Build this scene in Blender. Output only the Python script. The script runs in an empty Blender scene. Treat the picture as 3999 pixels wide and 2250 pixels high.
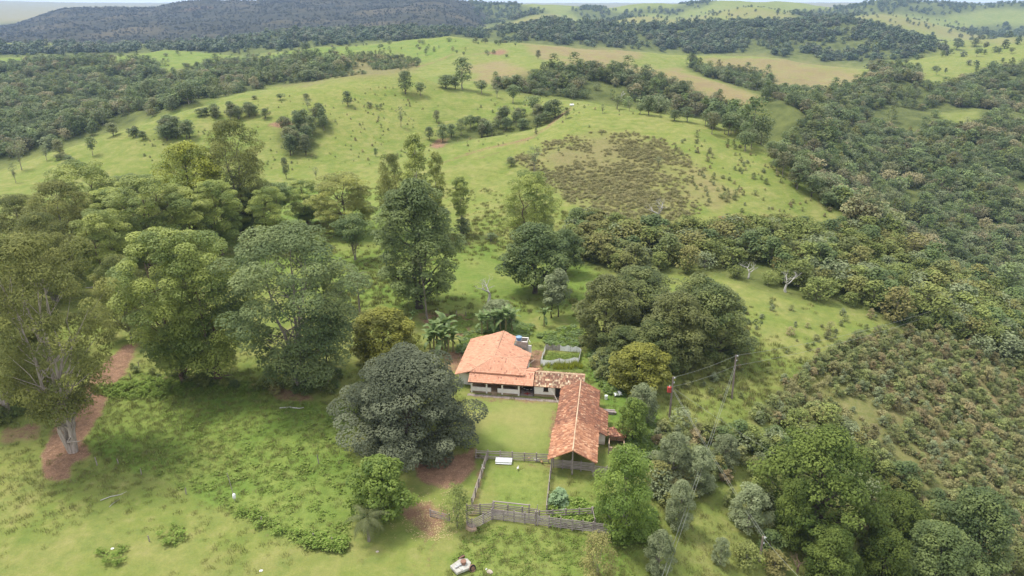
import bpy, math, random
import numpy as np
from mathutils import Vector, Matrix

random.seed(7)
S = bpy.context.scene
COL = S.collection
D2R = math.radians

# ------------------------------------------------------------------ camera, world, sun, exposure
PW, PH = 2575.0, 1449.0                 # working pixel frame of the photograph
FOC = PW / 2 / 0.72
CX, CY, HC = PW / 2, PH / 2, 66.0
PIT = math.atan(CY / FOC)
CP, SP = math.cos(PIT), math.sin(PIT)
cam = bpy.data.cameras.new('camera')
cam.sensor_width = 36.0
cam.lens = 18.0 / 0.72
cam.clip_start, cam.clip_end = 1.0, 60000.0
cam_o = bpy.data.objects.new('camera', cam)
cam_o.location = (0, 0, HC)
cam_o.rotation_euler = (math.pi / 2 - PIT, 0, 0)
COL.objects.link(cam_o)
S.camera = cam_o

SUN_EL, SUN_AZ = D2R(64), D2R(-66)       # azimuth from +Y (away from the camera), negative = left
w = bpy.data.worlds.new('World'); S.world = w
w.use_nodes = True
nt = w.node_tree; nt.nodes.clear()
n_out = nt.nodes.new('ShaderNodeOutputWorld')
n_bg = nt.nodes.new('ShaderNodeBackground'); n_bg.inputs['Strength'].default_value = 0.09
n_sky = nt.nodes.new('ShaderNodeTexSky'); n_sky.sky_type = 'NISHITA'; n_sky.sun_disc = False
n_sky.sun_elevation = SUN_EL; n_sky.sun_rotation = SUN_AZ
n_sky.air_density = 1.0; n_sky.dust_density = 2.5; n_sky.altitude = 900
n_tc = nt.nodes.new('ShaderNodeTexCoord')
n_map = nt.nodes.new('ShaderNodeMapping'); n_map.inputs['Scale'].default_value = (1.6, 1.6, 4.0)
n_cl = nt.nodes.new('ShaderNodeTexNoise'); n_cl.inputs['Scale'].default_value = 1.7
n_cl.inputs['Detail'].default_value = 6
n_rmp = nt.nodes.new('ShaderNodeMapRange')
n_rmp.inputs[1].default_value = 0.30; n_rmp.inputs[2].default_value = 0.55
n_rmp.inputs[3].default_value = 0.62; n_rmp.inputs[4].default_value = 1.0
n_mix = nt.nodes.new('ShaderNodeMix'); n_mix.data_type = 'RGBA'
n_mix.inputs[7].default_value = (7.3, 7.5, 7.9, 1)     # bright overcast cloud
L_ = nt.links.new
L_(n_tc.outputs['Generated'], n_map.inputs['Vector']); L_(n_map.outputs[0], n_cl.inputs['Vector'])
L_(n_cl.outputs['Fac'], n_rmp.inputs[0]); L_(n_rmp.outputs[0], n_mix.inputs[0])
L_(n_sky.outputs[0], n_mix.inputs[6]); L_(n_mix.outputs[2], n_bg.inputs['Color'])
L_(n_bg.outputs[0], n_out.inputs['Surface'])

sun = bpy.data.lights.new('sun', 'SUN'); sun.energy = 2.0; sun.angle = D2R(14); sun.color = (1.0, 0.95, 0.87)
sun_o = bpy.data.objects.new('sun', sun)
sd = Vector((math.sin(SUN_AZ) * math.cos(SUN_EL), math.cos(SUN_AZ) * math.cos(SUN_EL), math.sin(SUN_EL)))
sun_o.rotation_euler = sd.to_track_quat('Z', 'Y').to_euler()
sun_o.location = sd * 500
COL.objects.link(sun_o)

S.view_settings.view_transform = 'Standard'
S.view_settings.look = 'None'
S.view_settings.gamma = 1.0
S.view_settings.use_curve_mapping = False
S.view_settings.exposure = 0.98
S.render.engine = 'CYCLES'
S.cycles.max_bounces = 6; S.cycles.diffuse_bounces = 3; S.cycles.transmission_bounces = 4
S.cycles.transparent_max_bounces = 8; S.cycles.volume_bounces = 1
S.cycles.use_denoising = True

# ------------------------------------------------------------------ helpers
def tag(o, label=None, cat=None, group=None, kind=None):
    if label: o['label'] = label
    if cat: o['category'] = cat
    if group: o['group'] = group
    if kind: o['kind'] = kind
    return o

def empty(name, loc, rz=0.0):
    o = bpy.data.objects.new(name, None)
    o.location = loc; o.rotation_euler = (0, 0, rz)
    o.empty_display_size = 0.5
    COL.objects.link(o)
    return o

def link(name, me, parent=None, loc=None, rot=None, scale=None):
    o = bpy.data.objects.new(name, me)
    if parent: o.parent = parent
    if loc is not None: o.location = loc
    if rot is not None: o.rotation_euler = rot
    if scale is not None: o.scale = scale
    COL.objects.link(o)
    return o

def np_mesh(name, V, F, mats=(), mi=None, tint=None, smooth=False):
    """V (n,3), F (m,k) constant polygon size -> mesh"""
    V = np.asarray(V, np.float32); F = np.asarray(F, np.int32)
    me = bpy.data.meshes.new(name)
    k = F.shape[1]
    me.vertices.add(len(V)); me.vertices.foreach_set('co', V.ravel())
    me.loops.add(F.size); me.loops.foreach_set('vertex_index', F.ravel())
    me.polygons.add(len(F))
    me.polygons.foreach_set('loop_start', np.arange(0, F.size, k, dtype=np.int32))
    me.polygons.foreach_set('loop_total', np.full(len(F), k, np.int32))
    for m in mats: me.materials.append(m)
    if mi is not None: me.polygons.foreach_set('material_index', np.asarray(mi, np.int32))
    if smooth: me.polygons.foreach_set('use_smooth', np.ones(len(F), bool))
    if tint is not None:
        at = me.attributes.new('tint', 'FLOAT', 'FACE')
        at.data.foreach_set('value', np.asarray(tint, np.float32))
    me.update(calc_edges=True)
    return me

class MB:
    """collects polygons of any size for one small mesh"""
    def __init__(s): s.v = []; s.f = []; s.m = []; s.t = []
    def face(s, pts, m=0, t=0.5):
        s._f(pts, m, t); return s
    def _f(s, pts, m, t):
        n = len(s.v); s.v += [tuple(p) for p in pts]; s.f.append(list(range(n, n + len(pts)))); s.m.append(m); s.t.append(t)
    def box(s, x0, x1, y0, y1, z0, z1, m=0, t=0.5, M=None):
        p = [(x0, y0, z0), (x1, y0, z0), (x1, y1, z0), (x0, y1, z0), (x0, y0, z1), (x1, y0, z1), (x1, y1, z1), (x0, y1, z1)]
        if M is not None: p = [tuple(M @ Vector(q)) for q in p]
        n = len(s.v); s.v += p
        for q in ((0, 3, 2, 1), (4, 5, 6, 7), (0, 1, 5, 4), (1, 2, 6, 5), (2, 3, 7, 6), (3, 0, 4, 7)):
            s.f.append([n + i for i in q]); s.m.append(m); s.t.append(t)
        return s
    def beam(s, a, b, wx, wz, m=0, t=0.5):
        a = Vector(a); b = Vector(b); d = b - a; L = d.length
        q = d.to_track_quat('X', 'Z').to_matrix().to_4x4(); q.translation = a
        return s.box(0, L, -wx / 2, wx / 2, -wz / 2, wz / 2, m, t, q)
    def tube(s, pts, rad, n=6, m=0, t=0.5, cap=True):
        pts = [Vector(p) for p in pts]
        if not hasattr(rad, '__len__'): rad = [rad] * len(pts)
        rings = []
        for i, p in enumerate(pts):
            d = (pts[min(i + 1, len(pts) - 1)] - pts[max(i - 1, 0)]).normalized()
            a = d.orthogonal().normalized() if abs(d.z) > .95 else d.cross(Vector((0, 0, 1))).normalized()
            if abs(d.z) > .95: a = (Vector((1, 0, 0)) - d * d.x).normalized()
            b = d.cross(a)
            k = len(s.v); rings.append(k)
            for j in range(n):
                an = 2 * math.pi * j / n
                s.v.append(tuple(p + (a * math.cos(an) + b * math.sin(an)) * rad[i]))
        for i in range(len(pts) - 1):
            for j in range(n):
                s.f.append([rings[i] + j, rings[i] + (j + 1) % n, rings[i + 1] + (j + 1) % n, rings[i + 1] + j]); s.m.append(m); s.t.append(t)
        if cap:
            s.f.append([rings[0] + j for j in range(n)][::-1]); s.m.append(m); s.t.append(t)
            s.f.append([rings[-1] + j for j in range(n)]); s.m.append(m); s.t.append(t)
        return s
    def mesh(s, name, mats, smooth=False):
        me = bpy.data.meshes.new(name)
        me.from_pydata(s.v, [], s.f)
        for m in (mats if isinstance(mats, (list, tuple)) else [mats]): me.materials.append(m)
        me.polygons.foreach_set('material_index', np.array(s.m, np.int32))
        if smooth: me.polygons.foreach_set('use_smooth', np.ones(len(s.f), bool))
        at = me.attributes.new('tint', 'FLOAT', 'FACE'); at.data.foreach_set('value', np.array(s.t, np.float32))
        me.update()
        return me
    def build(s, name, mats, parent=None, loc=None, smooth=False):
        return link(name, s.mesh(name, mats, smooth), parent, loc)

# value noise -------------------------------------------------------------
def _hash(ix, iy, seed):
    h = (ix.astype(np.int64) * 374761393 + iy.astype(np.int64) * 668265263 + seed * 974711) & 0x7fffffff
    h = ((h ^ (h >> 13)) * 1274126177) & 0x7fffffff
    return ((h ^ (h >> 16)) & 0xffff) / 65535.0
def vnoise(x, y, seed=0):
    ix = np.floor(x); iy = np.floor(y); fx = x - ix; fy = y - iy
    fx = fx * fx * (3 - 2 * fx); fy = fy * fy * (3 - 2 * fy)
    a = _hash(ix, iy, seed); b = _hash(ix + 1, iy, seed); c = _hash(ix, iy + 1, seed); d = _hash(ix + 1, iy + 1, seed)
    return (a + (b - a) * fx) * (1 - fy) + (c + (d - c) * fx) * fy
def fbm(x, y, seed=0, o=4):
    r = 0; a = .5; t = 0
    for i in range(o):
        r = r + a * vnoise(x * 2 ** i, y * 2 ** i, seed + i * 17); t += a; a *= .5
    return r / t * 2 - 1

# projection of the photograph's pixels into the place ---------------------
def rays(px, py):
    u = (np.asarray(px, float) - CX) / FOC; v = (np.asarray(py, float) - CY) / FOC
    return u, CP - v * SP, -SP - v * CP
def project(x, y, z):
    dz = z - HC
    d = y * CP - dz * SP
    up = y * SP + dz * CP
    return CX + FOC * x / d, CY - FOC * up / d, d

# ------------------------------------------------------------------ materials
class NT:
    def __init__(s, name):
        s.m = bpy.data.materials.new(name); s.m.use_nodes = True
        s.t = s.m.node_tree; s.t.nodes.clear()
        s.out = s.n('ShaderNodeOutputMaterial')
    def n(s, ty, **kw):
        o = s.t.nodes.new(ty)
        for k, v in kw.items(): setattr(o, k, v)
        return o
    def l(s, a, b): s.t.links.new(a, b)
    def setin(s, sock, v):
        if hasattr(v, 'is_linked'): s.l(v, sock)
        elif isinstance(v, tuple) and len(v) == 3: sock.default_value = (*v, 1)
        else: sock.default_value = v
    def noise(s, vec, scale, detail=3, rough=.55):
        o = s.n('ShaderNodeTexNoise'); o.inputs['Scale'].default_value = scale
        o.inputs['Detail'].default_value = detail; o.inputs['Roughness'].default_value = rough
        if vec is not None: s.l(vec, o.inputs['Vector'])
        return o.outputs['Fac']
    def mix(s, f, a, b, blend='MIX'):
        o = s.n('ShaderNodeMix', data_type='RGBA', blend_type=blend)
        s.setin(o.inputs[0], f); s.setin(o.inputs[6], a); s.setin(o.inputs[7], b)
        return o.outputs[2]
    def rng(s, v, a, b, c=0.0, d=1.0):
        o = s.n('ShaderNodeMapRange'); s.setin(o.inputs[0], v)
        for i, q in enumerate((a, b, c, d)): o.inputs[i + 1].default_value = q
        return o.outputs[0]
    def math(s, op, a, b=0.0):
        o = s.n('ShaderNodeMath', operation=op); s.setin(o.inputs[0], a); s.setin(o.inputs[1], b)
        return o.outputs[0]
    def attr(s, name):
        o = s.n('ShaderNodeAttribute'); o.attribute_name = name
        return o.outputs['Fac']
    def pos(s): return s.n('ShaderNodeNewGeometry').outputs['Position']
    def obj(s): return s.n('ShaderNodeTexCoord').outputs['Object']
    def rand(s): return s.n('ShaderNodeObjectInfo').outputs['Random']
    def bsdf(s, col, rough=.8, spec=.3, metal=0.0, normal=None):
        o = s.n('ShaderNodeBsdfPrincipled')
        s.setin(o.inputs['Base Color'], col); s.setin(o.inputs['Roughness'], rough)
        o.inputs['Specular IOR Level'].default_value = spec; o.inputs['Metallic'].default_value = metal
        if normal is not None: s.l(normal, o.inputs['Normal'])
        return o.outputs[0]
    def bump(s, h, strength=.4, dist=.2):
        o = s.n('ShaderNodeBump'); o.inputs['Strength'].default_value = strength; o.inputs['Distance'].default_value = dist
        s.l(h, o.inputs['Height']); return o.outputs[0]
    def done(s, sh): s.l(sh, s.out.inputs['Surface']); return s.m

def mat_simple(name, c1, c2, scale=3.0, rough=.8, spec=.25, bump=0.0, metal=0.0, use_tint=False, tamt=.5):
    t = NT(name); p = t.obj()
    f = t.rng(t.noise(p, scale, 4), .3, .7)
    if use_tint:
        f = t.math('ADD', t.math('MULTIPLY', f, 1 - tamt), t.math('MULTIPLY', t.attr('tint'), tamt))
    c = t.mix(f, c1, c2)
    nm = t.bump(t.noise(p, scale * 3, 3), bump, .02) if bump else None
    return t.done(t.bsdf(c, rough, spec, metal, nm))

def mat_leaf(name, ca, cb, cc=None, trans=.3, rough=.55, spec=.25, hue=.25):
    """ca dark, cb light, cc accent reached on a few copies"""
    t = NT(name)
    f = t.rng(t.attr('tint'), .1, .9)
    c = t.mix(f, ca, cb)
    r = t.rand()
    if cc is not None:
        c = t.mix(t.math('MULTIPLY', t.rng(r, .55, 1.0), hue * 3), c, cc)
    v = t.rng(t.math('FRACT', t.math('MULTIPLY', r, 7.31)), 0, 1, 1 - hue, 1 + hue)
    hs = t.n('ShaderNodeHueSaturation'); t.l(c, hs.inputs['Color']); t.l(v, hs.inputs['Value'])
    c = hs.outputs[0]
    a = t.bsdf(c, rough, spec)
    if trans <= 0: return t.done(a)
    tr = t.n('ShaderNodeBsdfTranslucent'); t.l(c, tr.inputs['Color'])
    mx = t.n('ShaderNodeMixShader'); mx.inputs[0].default_value = trans
    t.l(a, mx.inputs[1]); t.l(tr.outputs[0], mx.inputs[2])
    return t.done(mx.outputs[0])

def mat_bark(name, c1, c2, sc=1.5):
    t = NT(name); p = t.obj()
    mp = t.n('ShaderNodeMapping'); mp.inputs['Scale'].default_value = (3, 3, .5); t.l(p, mp.inputs['Vector'])
    f = t.rng(t.noise(mp.outputs[0], sc, 5, .65), .35, .68)
    return t.done(t.bsdf(t.mix(f, c1, c2), .9, .15, 0, t.bump(f, .5, .05)))
# ------------------------------------------------------------------ terrain from lines seen in the photograph
def line(px, py, Y=None, z=None):
    px = np.array(px, float); py = np.array(py, float)
    u, dy, dz = rays(px, py)
    if Y is not None: Y = np.array(Y, float); zz = HC + Y * dz / dy
    else: zz = np.array(z, float); Y = (zz - HC) * dy / dz
    return u / dy, Y, zz
def hidden(px, Y, z, v=-.2):
    px = np.array(px, float)
    return (px - CX) / FOC / (CP - v * SP), np.array(Y, float), np.array(z, float)

LN = []
A6 = [-1.6, 1.6]
LN.append((np.array(A6), np.array([18., 18.]), np.array([0., -6.])))
NP = [-700, 0, 1287, 1600, 1800, 2000, 2200, 2400, 2575, 2900, 3300]
LN.append(line(NP, [1449] * 11, z=[0, 0, 0, -1, -3, -6, -10, -14, -18, -24, -30]))
LN.append(line(NP, [1300] * 11, z=[0, 0, 0, -.6, -3, -6, -10, -14, -18, -24, -30]))
LN.append(line(NP, [1150] * 6 + [1152, 1160, 1180, 1240, 1290], z=[0, 0, 0, -.3, -2.5, -5.5, -9, -13, -17, -23, -29]))
LN.append(line(NP, [1000] * 6 + [1015, 1040, 1090, 1160, 1220], z=[0, 0, 0, 0, -1.5, -4, -7, -11, -16, -22, -28]))
LN.append(line(NP, [880] * 5 + [890, 910, 950, 1010, 1100, 1160], z=[0, 0, 0, 0, -.8, -2.4, -5, -9, -14, -21, -27]))
LN.append(line(NP, [760] * 5 + [770, 800, 860, 930, 1020, 1090], z=[0, .5, 0, 0, 0, -1.5, -4, -8.5, -14, -21, -27]))
LN.append(line(NP, [640] * 5 + [660, 700, 770, 860, 960, 1030], z=[0, 1, -1.5, 0, 0, -1.4, -5, -9, -15, -22, -28]))
LN.append(line([-700, 0, 700, 1000, 1300, 1700, 1900, 2000, 2100, 2300, 2400, 2575, 2900, 3300],
               [540, 520, 520, 520, 500, 500, 520, 545, 582, 665, 715, 830, 925, 1000],
               z=[-3, -2, -3, -2, 2, 5.5, 3, 0, -3.5, -8, -10.5, -17.5, -24, -30]))
R1 = line([-700, 0, 400, 700, 900, 1000, 1078, 1208, 1325, 1378, 1411, 1448, 1520, 1620, 1743, 1850, 1946, 2020, 2066, 2150, 2250, 2400, 2575, 2900, 3300],
          [500, 480, 440, 440, 450, 425, 373, 350, 327, 313, 293, 263, 262, 277, 297, 323, 390, 450, 503, 560, 620, 680, 790, 890, 965],
          z=[-8, -6, -5, -4, -3, 0, 7, 8.5, 12, 14, 17, 20, 20.5, 19, 17, 14, 10, 5.5, 1.5, -2, -6, -11, -19, -26, -32])
LN.append(R1)
LN.append(hidden([-700, 0, 400, 700, 900, 1000, 1078, 1208, 1325, 1411, 1448, 1520, 1620, 1743, 1850, 1946, 2020, 2150, 2400, 2575, 2900],
                 [300, 293, 312, 317, 322, 330, 335, 348, 352, 372, 372, 372, 368, 352, 342, 308, 290, 258, 238, 222, 215],
                 [-9, -5.5, -2.5, 0, -.5, -1, -2, -1.5, 3, 9, 12, 13, 11, 8, 4, 0, -5, -14, -24, -32, -40]))
LN.append(line([-700, -200, 0, 200, 350, 480, 600, 750, 860, 958, 1045, 1091, 1171, 1258, 1341, 1425, 1491, 1560, 1620, 1743, 1850, 1946, 2066, 2150, 2400, 2575, 2900],
               [640, 500, 440, 368, 318, 275, 245, 222, 202, 185, 187, 213, 227, 230, 237, 248, 259, 275, 292, 318, 350, 415, 525, 590, 710, 822, 930],
               Y=[340, 325, 320, 345, 360, 380, 400, 420, 437, 455, 460, 445, 440, 440, 430, 415, 405, 402, 398, 385, 375, 345, 320, 300, 275, 255, 245]))
LN.append(hidden([-700, 0, 200, 480, 750, 958, 1091, 1258, 1425, 1600, 1743, 1950, 2150, 2400, 2575, 2900],
                 [430, 420, 430, 460, 500, 520, 510, 510, 490, 480, 470, 430, 370, 340, 320, 310],
                 [-40, -32, -26, -13, 4, 12, 6, 5, 0, -9, -13, -26, -40, -55, -62, -70]))
LN.append(line([-700, 0, 200, 480, 750, 958, 1091, 1258, 1318, 1400, 1491, 1558, 1658, 1716, 1816, 1929, 2000, 2200, 2400, 2575, 2900],
               [350, 330, 300, 240, 200, 172, 190, 190, 165, 155, 150, 163, 180, 187, 210, 247, 290, 400, 430, 450, 470],
               Y=[520, 520, 540, 600, 650, 650, 600, 600, 620, 635, 640, 630, 600, 590, 560, 520, 490, 480, 462, 455, 440]))
LN.append(line([-700, 0, 480, 750, 958, 1091, 1258, 1318, 1400, 1491, 1600, 1716, 1816, 1929, 2000, 2100, 2200, 2400, 2575, 2900],
               [240, 220, 190, 165, 145, 150, 150, 148, 160, 170, 195, 205, 225, 235, 260, 270, 290, 300, 290, 280],
               Y=[760, 760, 780, 800, 760, 740, 740, 720, 720, 730, 730, 720, 700, 690, 640, 620, 610, 600, 600, 590]))
LN.append(line([-700, 0, 300, 427, 500, 617, 717, 833, 1025, 1141, 1191, 1251, 1318, 1525, 1716, 1969, 2049, 2150, 2250, 2350, 2483, 2575, 2900],
               [155, 150, 143, 132, 132, 147, 131, 120, 107, 98, 105, 117, 115, 125, 141, 147, 163, 174, 158, 143, 127, 115, 85],
               Y=[1000, 1000, 1000, 1000, 1000, 1000, 980, 960, 950, 900, 900, 900, 900, 900, 900, 900, 880, 850, 900, 950, 980, 1000, 1020]))
LN.append(hidden([-700, 0, 500, 833, 1141, 1318, 1716, 1969, 2150, 2350, 2575, 2900],
                 [1150] * 12, [-36, -34, -28, -16, -4, -14, -40, -44, -52, -45, -30, -20], -.3))
LN.append(line([-700, 0, 300, 533, 717, 858, 1058, 1208, 1325, 1391, 1475, 1541, 1716, 1849, 2016, 2129, 2183, 2270, 2349, 2450, 2575, 2900],
               [112, 112, 118, 110, 85, 80, 75, 82, 63, 50, 60, 67, 63, 57, 53, 45, 63, 90, 112, 104, 94, 80],
               Y=[1500, 1500, 1500, 1500, 1550, 1600, 1600, 1600, 1600, 1600, 1650, 1650, 1650, 1700, 1700, 1700, 1600, 1450, 1400, 1400, 1400, 1400]))
LN.append(line([-700, 0, 300, 533, 717, 858, 1058, 1158, 1208, 1325, 1400, 1541, 1716, 1849, 2016, 2129, 2183, 2349, 2575, 2900],
               [112, 108, 112, 106, 88, 84, 78, 80, 98, 82, 78, 84, 80, 75, 72, 65, 78, 112, 100, 82],
               Y=[1800] * 15 + [1850, 1800, 1720, 1700, 1700]))
LN.append(line([-700, 0, 153, 400, 800, 1100, 1158, 1208, 1280, 1351, 1400, 1471, 1525, 1600, 1716, 1883, 1983, 2103, 2143, 2209, 2266, 2383, 2516, 2575, 2900],
               [92, 92, 75, 68, 50, 45, 52, 78, 52, 32, 42, 56, 60, 42, 52, 20, 30, 47, 43, 36, 40, 70, 97, 88, 70],
               Y=[2200] * 25))
LN.append(line([-700, 0, 153, 400, 800, 1100, 1158, 1225, 1351, 1471, 1600, 1716, 1883, 1983, 2103, 2209, 2266, 2383, 2516, 2575, 2900],
               [76, 80, 47, 40, 22, 18, 26, 60, 48, 62, 52, 60, 32, 42, 55, 48, 52, 72, 88, 76, 60],
               Y=[2600] * 21))
LN.append(line([-700, -100, 0, 67, 153, 233, 400, 433, 520, 567, 858, 1100, 1158, 1195, 1240, 1300, 1378, 1450, 1541, 1600, 1716, 1816, 1900, 1950, 2103, 2149, 2199, 2266, 2349, 2450, 2575, 2900],
               [82, 78, 72, 53, 22, 20, 18, 6, -1, 2, -2, -3, 2, 8, 12, 9, 14, 16, 22, 11, 9, 2, 4, 3, 22, 18, 1, 4, 9, 14, 10, 8],
               Y=[3100] * 32))
LN.append(hidden([-700, 1287, 2900], [4200, 4200, 4200], [-40, -30, -40], -.4))
LN.append(hidden([-700, 0, 300, 600, 1287, 2000, 2900], [6500] * 7, [0, 8, -5, 0, -5, 5, 0], -.4))
LN.append(hidden([-700, 0, 200, 420, 1287, 1500, 2000, 2900], [9500] * 8, [40, 55, 30, 10, 20, 10, 30, 30], -.4))
LN.append(hidden([-700, 1287, 2900], [12500, 12500, 12500], [25, 20, 25], -.4))

NA = 720
ga = np.linspace(-1.46, 1.46, NA)
gY = np.concatenate([np.array([-60., -20., 0., 12., 24., 34., 44., 52.]), np.arange(58, 142, .5), np.arange(142, 420, 1.6), np.arange(420, 1250, 6.),
                     np.arange(1250, 3400, 26.), np.linspace(3420, 12400, 36)])
NR = len(gY)
lineY = np.empty((len(LN), NA)); lineZ = np.empty((len(LN), NA))
ker = np.exp(-.5 * (np.arange(-6, 7) / 2.2) ** 2); ker /= ker.sum()
for i, (a, y, z) in enumerate(LN):
    o = np.argsort(a); a, y, z = a[o], y[o], z[o]
    for arr, src in ((lineY, y), (lineZ, z)):
        q = np.interp(ga, a, src)
        arr[i] = np.convolve(np.pad(q, 6, 'edge'), ker, 'valid')
for i in range(1, len(LN)):
    lineY[i] = np.maximum(lineY[i], lineY[i - 1] + 4)

def pchip(x, y, xq):
    h = np.diff(x); d = np.diff(y) / h
    m = np.zeros_like(y)
    s = d[:-1] * d[1:] > 0
    w1 = 2 * h[1:] + h[:-1]; w2 = h[1:] + 2 * h[:-1]
    with np.errstate(divide='ignore', invalid='ignore'):
        hm = (w1 + w2) / (w1 / d[:-1] + w2 / d[1:])
    m[1:-1] = np.where(s, hm, 0); m[0] = d[0]; m[-1] = d[-1]
    k = np.clip(np.searchsorted(x, xq) - 1, 0, len(h) - 1)
    t = (xq - x[k]) / h[k]
    t2, t3 = t * t, t * t * t
    return (2 * t3 - 3 * t2 + 1) * y[k] + (t3 - 2 * t2 + t) * h[k] * m[k] + (-2 * t3 + 3 * t2) * y[k + 1] + (t3 - t2) * h[k] * m[k + 1]
gZ = np.empty((NR, NA))
nearm = gY < lineY[0].max()
for j in range(NA):
    gZ[:, j] = pchip(lineY[:, j], lineZ[:, j], np.maximum(gY, lineY[0, j]))
GA, GY = np.meshgrid(ga, gY)
# behind the viewpoint the sheet keeps a constant width
GX = np.where(GY < 58, GA * 58, GA * GY)
amp = np.clip((GY - 150) / 250, 0, 1)
gZ += amp * (2.8 * fbm(GX / 90, GY / 90, 2, 3) + 2.5 * fbm(GX / 42, GY / 42, 3) + .35 * fbm(GX / 9, GY / 9, 5, 3))
gZ += np.clip((GY - 520) / 700, 0, 1) * 9.0 * fbm(GX / 170, GY / 170, 9, 4)
rgt = np.clip((GA - .26) / .12, 0, 1) * np.clip((GY - 270) / 80, 0, 1) * np.clip((900 - GY) / 150, 0, 1)
lft = np.clip((-.08 - GA) / .1, 0, 1) * np.clip((GY - 440) / 90, 0, 1) * np.clip((980 - GY) / 150, 0, 1)
gZ += np.maximum(rgt, lft) * (15 * fbm(GX / 95, GY / 130, 61, 3) - 2)
mesa = np.clip((GY - 1750) / 250, 0, 1) * np.clip((3050 - GY) / 200, 0, 1) * (GA < 0.02)
gZ += mesa * 7 * fbm(GX / 60, GY / 60, 21, 4)
near = np.clip((GY - 60) / 20, 0, 1) * np.clip((200 - GY) / 60, 0, 1)
yard = np.exp(-(((GX - 5) / 38) ** 4 + ((GY - 100) / 32) ** 4))
gZ += near * (1 - yard) * .35 * fbm(GX / 11, GY / 11, 31, 3)

def ground_z(x, y):
    """height of the ground sheet (bilinear)"""
    x = np.atleast_1d(np.asarray(x, float)); y = np.atleast_1d(np.asarray(y, float))
    a = x / np.maximum(y, 58)
    fi = np.clip(np.searchsorted(gY, y) - 1, 0, NR - 2); ty = np.clip((y - gY[fi]) / (gY[fi + 1] - gY[fi]), 0, 1)
    fa = np.clip((a - ga[0]) / (ga[1] - ga[0]), 0, NA - 1.001); ja = fa.astype(int); ta = fa - ja
    return ((gZ[fi, ja] * (1 - ta) + gZ[fi, ja + 1] * ta) * (1 - ty) + (gZ[fi + 1, ja] * (1 - ta) + gZ[fi + 1, ja + 1] * ta) * ty)
def gz1(x, y): return float(ground_z(x, y)[0])
def hit(px, py):
    """first ground point under a pixel of the photograph"""
    u, dy, dz = rays(px, py); a = float(u / dy); s = float(dz / dy)
    Yq = np.concatenate([np.arange(40, 700, .25), np.arange(700, 12000, 3.)])
    g = ground_z(a * Yq, Yq) - (HC + s * Yq)
    k = np.argmax(g >= 0)
    if g[k] < 0: k = len(Yq) - 1
    Y = Yq[k]
    return Vector((a * Y, Y, gz1(a * Y, Y)))
def flat(px, py, z=0.0):
    u, dy, dz = rays(px, py); t = (z - HC) / dz
    return Vector((float(u * t), float(dy * t), z))

# visibility of each ground vertex (sky-line sweep outwards)
slope = (gZ - HC) / np.maximum(GY, 1)
runmax = np.maximum.accumulate(np.where(GY > 50, slope, -9), axis=0)
PXg, PYg, DPg = project(GX, GY, gZ)
PXg = np.where(GY > 50, PXg, -9999)

def inpoly(px, py, poly):
    poly = np.asarray(poly, float)
    x0, y0 = poly.min(0); x1, y1 = poly.max(0)
    r = np.zeros(px.shape, bool)
    bb = (px >= x0) & (px <= x1) & (py >= y0) & (py <= y1)
    qx, qy = px[bb], py[bb]; c = np.zeros(qx.shape, bool)
    n = len(poly)
    for i in range(n):
        xa, ya = poly[i]; xb, yb = poly[(i + 1) % n]
        if ya == yb: continue
        c ^= ((ya > qy) != (yb > qy)) & (qx < (xb - xa) * (qy - ya) / (yb - ya) + xa)
    r[bb] = c
    return r
lw = np.clip(GY, 60, 4000)
JX = PXg + 9 * fbm(GX / lw * 60, np.log(lw) * 40, 41, 4) + 4 * fbm(GX / lw * 300, np.log(lw) * 200, 43, 2)
JY = PYg + 5 * fbm(GX / lw * 60, np.log(lw) * 40, 47, 4) + 2 * fbm(GX / lw * 300, np.log(lw) * 200, 49, 2)
M = {k: np.zeros((NR, NA), np.float32) for k in ('dry', 'dirt', 'wood', 'lush', 'mown', 'scrub', 'mesa')}
def paint(k, poly, v=1.0, yr=(50, 9000), fuzz=1.0):
    m = inpoly(PXg + (JX - PXg) * fuzz, PYg + (JY - PYg) * fuzz, poly) & (GY > yr[0]) & (GY < yr[1])
    M[k][m] = v
def trail(k, pts, wpx, v=1.0, wob=1.0):
    pts = np.asarray(pts, float)
    jx = PXg + (JX - PXg) * .35 * wob; jy = PYg + (JY - PYg) * .35 * wob
    x0, y0 = pts.min(0) - 30; x1, y1 = pts.max(0) + 30
    bb = (PXg > x0) & (PXg < x1) & (PYg > y0) & (PYg < y1)
    qx, qy = jx[bb], jy[bb]; d = np.full(qx.shape, 1e9)
    for (ax, ay), (bx, by) in zip(pts[:-1], pts[1:]):
        L2 = (bx - ax) ** 2 + (by - ay) ** 2
        t = np.clip(((qx - ax) * (bx - ax) + (qy - ay) * (by - ay)) / L2, 0, 1)
        d = np.minimum(d, np.hypot(qx - ax - t * (bx - ax), (qy - ay - t * (by - ay)) * 1.6))
    mv = M[k][bb]; M[k][bb] = np.maximum(mv, v * np.clip(1.5 - d / wpx, 0, 1))

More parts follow.
